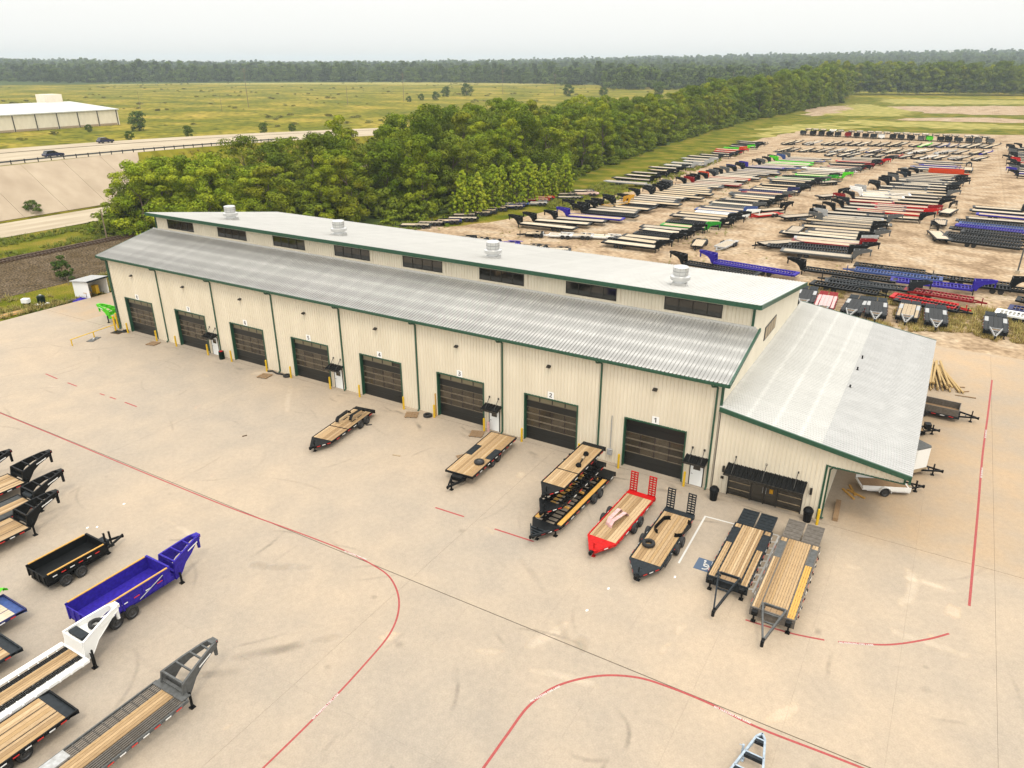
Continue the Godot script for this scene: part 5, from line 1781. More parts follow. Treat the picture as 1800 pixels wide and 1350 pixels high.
# ---------------------------------------------------------------- trailers at the left of the yard
func slatted_deck(o: Node3D, c: Material, W: float, L: float, y: float, wood_half: float, bars: int) -> void:   # wood down the middle, long steel bars at the sides
	planks(o, -wood_half, wood_half, -0.1, -L + 0.1, y, 5)
	for s in [-1, 1]:
		for k in bars:
			var x := lerpf(wood_half + 0.06, W / 2 - 0.12, (k + 0.3) / bars)
			part(o, "deck_bar", box_mesh(0.05, 0.05, L - 0.2), c, at(s * x, y - 0.05, -L / 2))


func build_left_trailers() -> void:
	var blk: Material = M.black
	# grey gooseneck
	var o := thing("gooseneck_trailer", "grey gooseneck flatbed with wood centre strip and barred deck sides", "trailer", Vector3(-17.23, 0, 34.35), PI)
	bed_frame(o, M.grey, 2.55, 11.0, 0.9)
	slatted_deck(o, M.warm_grey, 2.55, 11.0, 0.9, 0.46, 5)
	goose_neck(o, M.grey, 0.9, 0.82, 2.75, 1.95)
	part(o, "deck_plate", box_mesh(0.62, 0.03, 3.4), M.silver, at(0.93, 0.88, -6.6))
	axles(o, blk, 1.0, [-6.4, -7.4], 0.4, 0.24)
	reflectors(o, 1.325, -0.3, -10.5, 0.79, 0.6)
	part(o, "front_step", box_mesh(2.3, 0.06, 0.5), M.grey, at(0, 0.9, -0.02))
	# white gooseneck
	o = thing("gooseneck_trailer", "white gooseneck trailer with toolbox and spare tyre in its neck", "trailer", Vector3(-24.1, 0, 35.25), PI)
	bed_frame(o, M.white, 2.6, 9.0, 0.9)
	slatted_deck(o, blk, 1.9, 9.0, 0.9, 0.42, 3)
	for s in [-1, 1]:
		part(o, "side_deck", box_mesh(0.34, 0.04, 8.8), M.white, at(s * 1.1, 0.88, -4.5))
	goose_neck(o, M.white, 0.9, 0.86, 2.6, 2.15, false)
	var b := MB.new()
	b.span(-0.86, 0.86, 0.9, 1.84, 0.0, 0.06)
	b.ext(PackedVector2Array([Vector2(-0.84, 0.1), Vector2(0.84, 0.1), Vector2(0.2, 2.35), Vector2(-0.2, 2.35)]), 0.03, Transform3D(Basis(Vector3.RIGHT, Vector3(0, 0, 1), Vector3(0, -1, 0)), Vector3(0, 1.66, 0)))
	part(o, "neck_cover", b.done(), M.white)
	b = MB.new()
	b.ext(PackedVector2Array([Vector2(-0.3, 1.55), Vector2(0.3, 1.55), Vector2(0.12, 2.15), Vector2(-0.12, 2.15)]), 0.02, Transform3D(Basis(Vector3.RIGHT, Vector3(0, 0, 1), Vector3(0, -1, 0)), Vector3(0, 1.69, 0)))
	part(o, "neck_opening", b.done(), M.blue)
	part(o, "toolbox", box_mesh(1.2, 0.16, 0.46), M.charcoal, at(0, 1.70, 0.42))
	axles(o, blk, 1.0, [-5.2, -6.2], 0.4, 0.24)
	part(o, "jack_handle", box_mesh(0.09, 1.1, 0.09), blk, at(-1.32, 0.3, 0.2))
	tyre_on("spare tyre lying in the neck of the white gooseneck", Vector3(-23.95, 1.74, 33.95), 0.40, 0.22)
	# three black goosenecks at the far left, and the end of a fourth
	var spots := [[-48.4, 28.4, "black gooseneck whose neck tip just shows at the left picture edge"], [-45.6, 26.85, "black gooseneck flatbed, rearmost of the three full necks at left"], [-41.85, 28.1, "black gooseneck with dark winch box, middle of three at left"], [-39.25, 30.0, "black gooseneck flatbed nearest the black dump trailer"]]
	for i in 4:
		o = thing("gooseneck_trailer", spots[i][2], "trailer", Vector3(spots[i][0], 0, spots[i][1]), PI, "black goosenecks at the left edge")
		bed_frame(o, blk, 2.55, 9.5, 0.9)
		if i == 2:
			slatted_deck(o, M.grey, 2.55, 9.5, 0.9, 0.5, 5)
			b = MB.new()
			b.tube(Vector3(-0.5, 1.1, 0.15), Vector3(0.5, 1.1, 0.15), 0.2, 0.2, 12)
			part(o, "winch", b.done(), M.charcoal)
		else:
			planks(o, -1.18, 1.18, -0.1, -9.4, 0.9, 12)
			for s in [-1, 1]:
				part(o, "deck_strip", box_mesh(0.05, 0.012, 9.2), blk, at(s * 0.55, 0.892, -4.7))
		goose_neck(o, blk, 0.9, 0.80, 2.7, 1.95)
		axles(o, blk, 1.0, [-5.6, -6.6], 0.4, 0.24)
		reflectors(o, 1.325, -0.3, -9.2, 0.79, 0.6)
	# black dump trailer
	o = thing("dump_trailer", "black dump trailer with wooden top rails and tandem wheels", "trailer", Vector3(-32.3, 0, 28.8), PI)
	dump_box(o, blk, 2.15, 3.95, 0.72, 1.28, 0.10)
	b = MB.new()
	b.span(-0.9, 0.9, 0.36, 0.5, -3.9, 0.1)
	part(o, "chassis", b.done(), blk)
	axles(o, blk, 1.17, [-1.95, -2.92], 0.39, 0.24)
	a_tongue(o, blk, 0.6, 0.0, 1.5, 0.5, 0.14, 1)
	part(o, "pump_box", box_mesh(0.7, 0.4, 0.5), M.charcoal, at(0.05, 0.52, 0.38))
	jack(o, -0.35, 0.35, 1.6, blk)
	jack(o, 0.25, 1.0, 1.15, blk)
	reflectors(o, 1.11, -0.4, -3.7, 0.98, 0.55)
	for s in [-1, 1]:
		part(o, "fender", box_mesh(0.16, 0.03, 2.1), blk, at(s * 1.15, 0.82, -2.43))
	# blue gooseneck dump trailer
	o = thing("dump_trailer", "large blue gooseneck dump trailer with wooden top rails", "trailer", Vector3(-26.0, 0, 28.65), PI)
	dump_box(o, M.blue, 2.2, 5.2, 0.90, 1.76, 0.10)
	b = MB.new()
	b.span(-0.7, 0.7, 0.4, 0.66, -5.1, 0.9)
	part(o, "chassis", b.done(), M.blue)
	axles(o, blk, 1.16, [-2.85, -3.85], 0.42, 0.24)
	for k in 4:
		for s in [-1, 1]:
			part(o, "side_rib", box_mesh(0.07, 0.9, 0.10), M.blue, at(s * 1.12, 0.76, -0.5 - k * 1.35))
	b = MB.new()
	b.tube(Vector3(-1.16, 1.55, -0.55), Vector3(-1.16, 0.9, -2.2), 0.03, 0.03, 6)
	part(o, "tarp_arm", b.done(), M.silver)
	goose_neck(o, M.blue, 0.7, 0.72, 2.45, 2.0, true, 0.45)
	reflectors(o, 1.11, -0.4, -5.0, 1.15, 0.7)
	# tails of three trailers that reach in from the left edge; their tongues point to +z
	for a in [[-31.1, 34.7, 6.0, M.steel_blue, "tail of a blue flatbed with pale wood deck at the left edge", "deck2", M.navy], [-28.05, 36.57, 5.0, M.charcoal, "tail of a charcoal flatbed with wood deck at the left edge", "", M.charcoal], [-21.35, 37.5, 4.6, M.charcoal, "tail of a wide wood flatbed with charcoal end plate, lowest at left", "", M.black]]:
		o = thing("flatbed_trailer", a[4], "trailer", Vector3(a[0], 0, a[1] + a[2]), 0.0, "flatbed tails at the left edge")
		bed_frame(o, a[6], 2.5, a[2], 0.9)
		planks(o, -1.17, 1.17, -0.1, -a[2] + 0.6, 0.9, 9, a[5])
		for s in [-1, 1]:
			part(o, "deck_strip", box_mesh(0.05, 0.014, a[2] - 0.8), a[6], at(s * 0.45, 0.892, -a[2] / 2 + 0.2))
		b = MB.new()
		b.ext(PackedVector2Array([Vector2(0.6, 0.0), Vector2(0.0, -0.12), Vector2(0.0, -0.25), Vector2(0.6, -0.12)]), 2.5, Transform3D(Basis(Vector3(0, 0, 1), Vector3.UP, Vector3(-1, 0, 0)), Vector3(1.25, 0.91, -a[2])))
		part(o, "end_plate", b.done(), a[3])
		axles(o, blk, 0.98, [-a[2] + 2.6, -a[2] + 3.5], 0.4, 0.24)
		reflectors(o, 1.30, -0.2, -a[2] + 0.5, 0.78, 0.55)
	fender("lime green fender lying on the blue flatbed at the left edge", Vector3(-31.9, 0.95, 35.3), 0.6, M.lime, false, "")
	# dark headboard of the trailer at the very corner
	o = thing("flatbed_trailer", "dark green headboard and deck of a trailer at the lower left corner", "trailer", Vector3(-21.8, 0, 42.3), PI, "flatbed tails at the left edge")
	bed_frame(o, M.dark_green, 2.5, 4.0, 0.8)
	planks(o, -1.1, 1.1, -0.1, -3.9, 0.8, 9)
	b = MB.new()
	b.span(-1.25, 1.25, 0.5, 1.1, 0.0, 0.16)
	part(o, "headboard", b.done(), M.dark_green)
	axles(o, blk, 0.98, [-1.6, -2.6], 0.38, 0.24)
	# pale frame reaching in from the bottom edge
	o = thing("frame_trailer", "pale blue-grey bare trailer frame pointing in from the bottom edge", "trailer", Vector3(9.15, 0, 24.9), PI - 0.03)
	b = MB.new()
	for s in [-1, 1]:
		b.bar(Vector3(s * 0.85, 0.62, -4.0), Vector3(s * 0.85, 0.62, 0.0), 0.10, 0.2)
		b.bar(Vector3(s * 0.85, 0.62, 0.0), Vector3(s * 0.70, 0.62, 0.55), 0.10, 0.2)
		b.bar(Vector3(s * 0.70, 0.62, 0.55), Vector3(s * 0.20, 0.62, 2.95), 0.10, 0.2)
		b.bar(Vector3(s * 0.20, 0.62, 2.95), Vector3(0.0, 0.62, 3.25), 0.10, 0.2)
	part(o, "frame", b.done(), M.pale_blue)
	for a in [[2.75, 0.24], [1.75, 0.44], [0.75, 0.64], [-0.3, 0.80], [-1.6, 0.80], [-2.9, 0.80]]:
		part(o, "cross_member", box_mesh(a[1] * 2.0, 0.2, 0.2), M.charcoal, at(0, 0.50, a[0]))
		part(o, "cap_plate", box_mesh(a[1] * 2.0, 0.02, 0.07), M.pale_blue, at(0, 0.70, a[0] + 0.1))
	b = MB.new()
	b.ext(PackedVector2Array([Vector2(-0.2, 0), Vector2(0.2, 0), Vector2(0.0, -0.34)]), 0.02, Transform3D(Basis(Vector3.RIGHT, Vector3(0, 0, -1), Vector3(0, 1, 0)), Vector3(0, 0.6, 2.88)))
	part(o, "gusset", b.done(), M.charcoal)
	jack(o, 0.55, 1.9, 0.95, M.pale_blue)
	axles(o, blk, 1.0, [-2.2, -3.1], 0.38, 0.24)


func dump_box(o: Node3D, c: Material, W: float, L: float, y0: float, y1: float, t: float) -> void:
	part(o, "floor", box_mesh(W, 0.06, L), c, at(0, y0 - 0.06, -L / 2))
	for s in [-1, 1]:
		var b := MB.new()
		b.span(s * (W / 2 - 0.05), s * W / 2, y0, y1, -L, 0)
		b.span(s * (W / 2 - 0.06), s * (W / 2 + 0.04), y1 - 0.1, y1, -L, 0)
		part(o, "side_panel", b.done(), c)
		part(o, "top_board", box_mesh(t, 0.05, L - 0.3), M.gold_wood, at(s * (W / 2 - 0.02), y1 + 0.005, -L / 2))
	var f := MB.new()
	f.span(-W / 2 + 0.05, W / 2 - 0.05, y0, y1 + 0.04, -0.06, 0.0)
	f.span(-W / 2, W / 2, y1 - 0.04, y1 + 0.06, -0.09, 0.03)
	part(o, "front_panel", f.done(), c)
	f = MB.new()
	f.span(-W / 2 + 0.05, W / 2 - 0.05, y0 - 0.05, y1 - 0.12, -L, -L + 0.06)
	for k in 4:
		var x := lerpf(-W / 2 + 0.2, W / 2 - 0.2, k / 3.0)
		f.span(x - 0.05, x + 0.05, y0 - 0.1, y1 - 0.1, -L - 0.06, -L)
	part(o, "tail_gate", f.done(), c)


# ---------------------------------------------------------------- things at the right of the lean-to
func build_right_side() -> void:
	var blk: Material = M.black
	var r := RandomNumberGenerator.new()
	r.seed = 4
	# heap of peeled poles
	for i in 26:
		var layer := 0 if i < 11 else (1 if i < 19 else 2)
		var k := i if i < 11 else (i - 11 if i < 19 else i - 19)
		var x := 12.6 + k * 0.30 + layer * 0.2
		var rad := r.randf_range(0.10, 0.15)
		var b := MB.new()
		var len := r.randf_range(5.6, 7.4)
		b.tube(Vector3(0, 0, -len / 2), Vector3(0, 0, len / 2), rad, rad * 0.75, 8)
		var xf := Transform3D(Basis(Vector3.UP, deg_to_rad(-4.0 + k * 2.2 + r.randf_range(-4, 4))), Vector3(x, 0.14 + layer * 0.25, -33.4 + r.randf_range(-0.5, 0.5)))
		single("log", b.done(), M.log, "peeled wooden pole lying in the heap beside the lean-to", "log", xf, "heap of peeled poles")
	for a in [[15.9, -31.8, -70, 1.9], [16.6, -30.8, -55, 1.4], [16.9, -29.6, -84, 1.8]]:
		var b := MB.new()
		b.tube(Vector3(0, 0, -a[3] / 2), Vector3(0, 0, a[3] / 2), 0.06, 0.04, 6)
		single("branch", b.done(), M.old_wood, "thin crooked branch sticking out of the pole heap", "branch", Transform3D(Basis(Vector3.UP, deg_to_rad(a[2])), Vector3(a[0], 0.06, a[1])), "branches by the heap")
	# grey sided trailer, tongue to the right
	var o := thing("utility_trailer", "weathered grey box-sided trailer sticking out from under the lean-to roof", "trailer", Vector3(16.4, 0, -23.6), PI / 2 - 0.06)
	bed_frame(o, M.charcoal, 2.1, 5.6, 0.6)
	planks(o, -0.98, 0.98, -0.1, -5.5, 0.6, 7, "old_wood")
	for s in [-1, 1]:
		part(o, "side_panel", box_mesh(0.06, 0.62, 5.5), M.warm_grey, at(s * 1.0, 0.6, -2.8))
	part(o, "front_panel", box_mesh(2.0, 0.62, 0.06), M.warm_grey, at(0, 0.6, -0.05))
	a_tongue(o, blk, 0.6, 0.0, 1.35, 0.52, 0.14, 1)
	jack(o, 0.0, 1.0, 1.1, blk)
	axles(o, blk, 1.1, [-2.8, -3.6], 0.36, 0.22)
	reflectors(o, 1.11, -0.2, -5.2, 0.49, 0.7)
	# small black trailer nose with a winch box
	o = thing("utility_trailer", "small black trailer tongue with box between the grey and white trailers", "trailer", Vector3(13.75, 0, -18.7), PI / 2 + 0.25)
	bed_frame(o, blk, 1.5, 3.2, 0.55)
	planks(o, -0.66, 0.66, -0.1, -3.1, 0.55, 5)
	part(o, "winch_box", box_mesh(0.6, 0.5, 0.5), blk, at(0, 0.55, 0.3))
	a_tongue(o, blk, 0.5, 0.0, 1.1, 0.5, 0.12, 1)
	jack(o, 0.12, 0.8, 0.9, blk)
	axles(o, blk, 0.85, [-1.7], 0.34, 0.2)
	# white enclosed trailer with a V nose
	o = thing("enclosed_trailer", "white enclosed trailer with pointed nose beside the lean-to eave", "trailer", Vector3(13.45, 0, -10.9), PI / 2 + 0.12)
	var b := MB.new()
	var plan := PackedVector2Array([Vector2(-1.05, 4.2), Vector2(1.05, 4.2), Vector2(1.05, 0.0), Vector2(0.15, -0.95), Vector2(-0.15, -0.95), Vector2(-1.05, 0.0)])
	b.ext(plan, 2.0, Transform3D(Basis(Vector3.RIGHT, Vector3(0, 0, -1), Vector3(0, 1, 0)), Vector3(0, 0.42, 0)))
	part(o, "body", b.done(), M.white)
	var plan2 := PackedVector2Array()
	for p in plan: plan2.append(p * 1.02)
	b = MB.new()
	b.ext(plan2, 0.05, Transform3D(Basis(Vector3.RIGHT, Vector3(0, 0, -1), Vector3(0, 1, 0)), Vector3(0, 2.42, 0)))
	for k in 6:
		b.span(-1.0, 1.0, 2.47, 2.49, -4.0 + k * 0.75, -3.96 + k * 0.75)
	part(o, "roof", b.done(), M.grey)
	b = MB.new()
	b.ext(plan2, 0.3, Transform3D(Basis(Vector3.RIGHT, Vector3(0, 0, -1), Vector3(0, 1, 0)), Vector3(0, 0.40, 0)))
	part(o, "stone_guard", b.done(), M.tan)
	a_tongue(o, blk, 0.5, 0.6, 1.95, 0.5, 0.12, 1)
	jack(o, 0.0, 1.5, 1.0, blk)
	axles(o, blk, 0.98, [-2.0, -2.8], 0.36, 0.22)
	# white single-axle utility trailer under the roof
	o = thing("utility_trailer", "low white single-axle utility trailer under the open end of the lean-to", "trailer", Vector3(13.3, 0, -7.35), PI / 2 + 0.42)
	bed_frame(o, M.white, 1.7, 3.5, 0.55)
	planks(o, -0.75, 0.75, -0.1, -3.4, 0.55, 6, "old_wood")
	for s in [-1, 1]:
		part(o, "side_panel", box_mesh(0.05, 0.34, 3.5), M.white, at(s * 0.84, 0.42, -1.75))
		b = MB.new()
		for i in 8:
			var a0 := PI * i / 8.0
			var a1 := PI * (i + 1) / 8.0
			b.bar(Vector3(s * 1.0, 0.36 + sin(a0) * 0.44, -1.9 + cos(a0) * 0.44), Vector3(s * 1.0, 0.36 + sin(a1) * 0.44, -1.9 + cos(a1) * 0.44), 0.24, 0.03, Vector3(0, sin((a0 + a1) / 2), cos((a0 + a1) / 2)))
		part(o, "fender", b.done(), M.white)
		wheel(o, s * 1.0, -1.9, 0.35, 0.2)
	a_tongue(o, blk, 0.5, 0.0, 1.05, 0.5, 0.1, 1)
	jack(o, 0.0, 0.7, 0.95, blk)
	b = MB.new()
	b.box(Vector3(0, 0.14, 0), Vector3(0.34, 0.28, 2.7))
	single("timber_beam", b.done(), M.old_wood, "dark squared timber lying on the floor of the open lean-to bay", "timber", at(9.22, 0.0, -1.6, 0.06))
	for a in [[9.6, -4.6, 0.7], [10.1, -4.9, 1.1], [9.8, -5.3, 0.4]]:
		b = MB.new()
		b.box(Vector3(0, 0.05, 0), Vector3(0.14, 0.1, 1.5))
		single("board", b.done(), M.gold_wood, "short yellow board dropped beside the white utility trailer", "board", at(a[0], 0, a[1], a[2]), "loose boards in the lean-to")


# ---------------------------------------------------------------- the trailer lot behind the workshop
func lot_meshes(kind: String, L: float) -> Dictionary:
	var key := "lot %s %.1f" % [kind, L]
	if meshes.has(key):
		return meshes[key]
	var d := {}
	var W := 2.55
	var y := 0.9
	var low := kind in ["car hauler", "equipment trailer"]
	if low:
		W = 2.15; y = 0.62
	var rim := 0.16 if low else 0.26
	var b := MB.new()
	for s in [-1, 1]:
		b.span(s * (W / 2 - rim), s * W / 2, y - 0.2, y + 0.03, -L, 0)
		b.span(s * 0.42, s * 0.54, y - 0.45, y - 0.15, -L + 0.5, 0.1)
	b.span(-W / 2, W / 2, y - 0.2, y + 0.025, -0.1, 0.02)
	b.span(-W / 2, W / 2, y - 0.2, y + 0.02, -L - 0.02, -L + 0.5)
	if kind in ["bare frame", "bare gooseneck"]:
		var z := -0.45
		while z > -L + 0.5:
			b.span(-W / 2 + 0.09, W / 2 - 0.09, y - 0.16, y - 0.02, z - 0.06, z + 0.06)
			z -= 0.45
	d.frame = b.done()
	if not kind in ["bare frame", "bare gooseneck"]:
		b = MB.new()
		var n := 6
		for i in n:
			var w := (W - rim * 2.0) / n
			b.span(-W / 2 + rim + w * i + 0.02, -W / 2 + rim + w * (i + 1) - 0.02, y - 0.04, y, -L + 0.45, -0.1)
		d.deck = b.done()
	if kind in ["gooseneck", "bare gooseneck"]:
		b = MB.new()
		for s in [-1, 1]:
			var pl := PackedVector2Array([Vector2(0, 0.6), Vector2(0.55, 0.65), Vector2(0.8, 1.15), Vector2(1.3, 1.55), Vector2(2.45, 1.85), Vector2(2.75, 1.9), Vector2(2.75, 2.25), Vector2(2.2, 2.32), Vector2(0.1, 2.05), Vector2(0, 0.9)])
			b.ext(pl, 0.07, Transform3D(Basis(Vector3(0.0, 0, 1), Vector3.UP, Vector3(-1, 0, 0)).rotated(Vector3.UP, -s * 0.21), Vector3(s * 0.78 + 0.035, 0, 0)))
		for a in [[0.1, 1.98, 0.75], [0.9, 2.06, 0.58], [1.7, 2.14, 0.4], [0.15, 1.2, 0.75]]:
			b.span(-a[2], a[2], a[1] - 0.06, a[1] + 0.05, a[0], a[0] + 0.12)
		b.span(-0.25, 0.25, 1.98, 2.3, 2.5, 2.85)
		b.span(-0.09, 0.09, 1.2, 2.0, 2.6, 2.78)
		d.neck = b.done()
		b = MB.new()
		for s in [-1, 1]:
			b.span(s * 0.98 - 0.06, s * 0.98 + 0.06, 0, y, 0.1, 0.24)
		d.landing_legs = b.done()
	else:
		b = MB.new()
		for s in [-1, 1]:
			b.bar(Vector3(s * 0.6, y - 0.25, 0), Vector3(s * 0.06, y - 0.3, 1.5), 0.12, 0.16)
		b.box(Vector3(0, y - 0.3, 1.55), Vector3(0.2, 0.2, 0.4))
		b.span(-0.06, 0.06, 0, y + 0.35, 1.05, 1.17)
		d.tongue = b.done()
	b = MB.new()
	var x := (W / 2 + 0.12) if low else 1.0
	var t := Transform3D(Basis(Vector3(0, 0, 1), Vector3(1, 0, 0), Vector3(0, 1, 0)), Vector3.ZERO)
	b.lathe([Vector2(0, -0.12), Vector2(0.36, -0.13), Vector2(0.4, -0.08), Vector2(0.4, 0.08), Vector2(0.36, 0.13), Vector2(0, 0.12)], 12, t)
	d.wheel = b.done()
	d.wheel_x = x
	if kind == "dump trailer":
		b = MB.new()
		for s in [-1, 1]:
			b.span(s * (W / 2 - 0.06), s * W / 2, y, y + 0.9, -L, 0)
		b.span(-W / 2, W / 2, y, y + 0.9, -0.06, 0)
		b.span(-W / 2, W / 2, y, y + 0.9, -L, -L + 0.06)
		d.sides = b.done()
	if low and kind == "car hauler":
		b = MB.new()
		b.span(-0.125, 0.125, 0.78, 0.82, -L * 0.62 - 1.8, -L * 0.62 + 0.7)
		d.fender = b.done()
	meshes[key] = d
	return d


var lot_count := 0
func lot_trailer(kind: String, c: String, L: float, x: float, z: float, head: float, label: String, group: String, deck := "", lift := 0.0, tilt := 0.0) -> void:
	var d := lot_meshes(kind, L)
	var o := thing({"gooseneck": "gooseneck_trailer", "bare gooseneck": "gooseneck_trailer", "deckover": "deckover_trailer", "bare frame": "frame_trailer", "car hauler": "car_hauler_trailer", "equipment trailer": "equipment_trailer", "dump trailer": "dump_trailer"}[kind], label, "trailer", Vector3(x, -0.1 + lift, z), head, group)
	o.rotation.x = -tilt
	o.position.y += L * 0.8 * sin(tilt)
	part(o, "frame", d.frame, M[c])
	if d.has("deck"): part(o, "deck", d.deck, M[deck] if deck else (M[c] if kind == "dump trailer" else M["deck%d" % rng.randi_range(0, 4)]))
	if d.has("fender"):
		for s in [-1, 1]:
			part(o, "fender", d.fender, M[c], at(s * 1.2, 0, 0))
	for k in ["neck", "tongue", "sides"]:
		if d.has(k): part(o, {"neck": "gooseneck"}.get(k, k), d[k], M[c])
	if d.has("landing_legs"): part(o, "landing_legs", d.landing_legs, M.black)
	for s in [-1, 1]:
		for a in [0.0, 1.0]:
			part(o, "wheel", d.wheel, M.rubber, at(s * d.wheel_x, 0.4, -L * 0.62 - a))
	if kind == "deckover" or kind == "equipment trailer":
		for s in [-1, 1]:
			part(o, "ramp", box_mesh(0.7, 0.08, 0.9), M[c], at(s * 0.6, 0.8 if kind == "deckover" else 0.5, -L - 0.42))
	lot_count += 1


const ORD := ["first", "second", "third", "fourth", "fifth", "sixth", "seventh", "eighth", "ninth", "tenth", "11th", "12th", "13th", "14th", "15th", "16th", "17th", "18th", "19th", "20th", "21st", "22nd", "23rd", "24th", "25th", "26th", "27th", "28th", "29th", "30th", "31st", "32nd", "33rd", "34th", "35th", "36th", "37th", "38th", "39th", "40th"]


func lot_row(row: String, kind: String, n: int, a: Vector2, b: Vector2, head: float, L: float, special: Dictionary, colours: Array, wob := 0.5, lift := 0.0, tilt := 0.0) -> void:   # n trailers side by side from a (nearest the workshop) to b
	for i in n:
		var t := float(i) / maxf(1.0, n - 1)
		var p := a.lerp(b, t) + Vector2(rng.randf_range(-wob, wob) * 2.4, rng.randf_range(-0.25, 0.25) * minf(wob, 1.0))
		var c: String = special.get(i, colours[rng.randi_range(0, colours.size() - 1)])
		var say: String = {"steel_blue": "blue", "warm_grey": "grey", "dark_red": "dark red"}.get(c, c)
		var kd := kind
		if kind == "gooseneck" and n > 6 and rng.randf() < 0.12: kd = "bare gooseneck"
		elif kind == "gooseneck" and n > 6 and rng.randf() < 0.12: kd = "deckover"
		lot_trailer(kd, c, L + rng.randf_range(-2.4, 1.0), p.x, p.y, head + rng.randf_range(-0.06, 0.06), "%s %s, %s in %s" % [say, {"bare gooseneck": "bare-framed gooseneck"}.get(kd, kd), ORD[i], row], "trailers in " + row, "", lift, tilt)


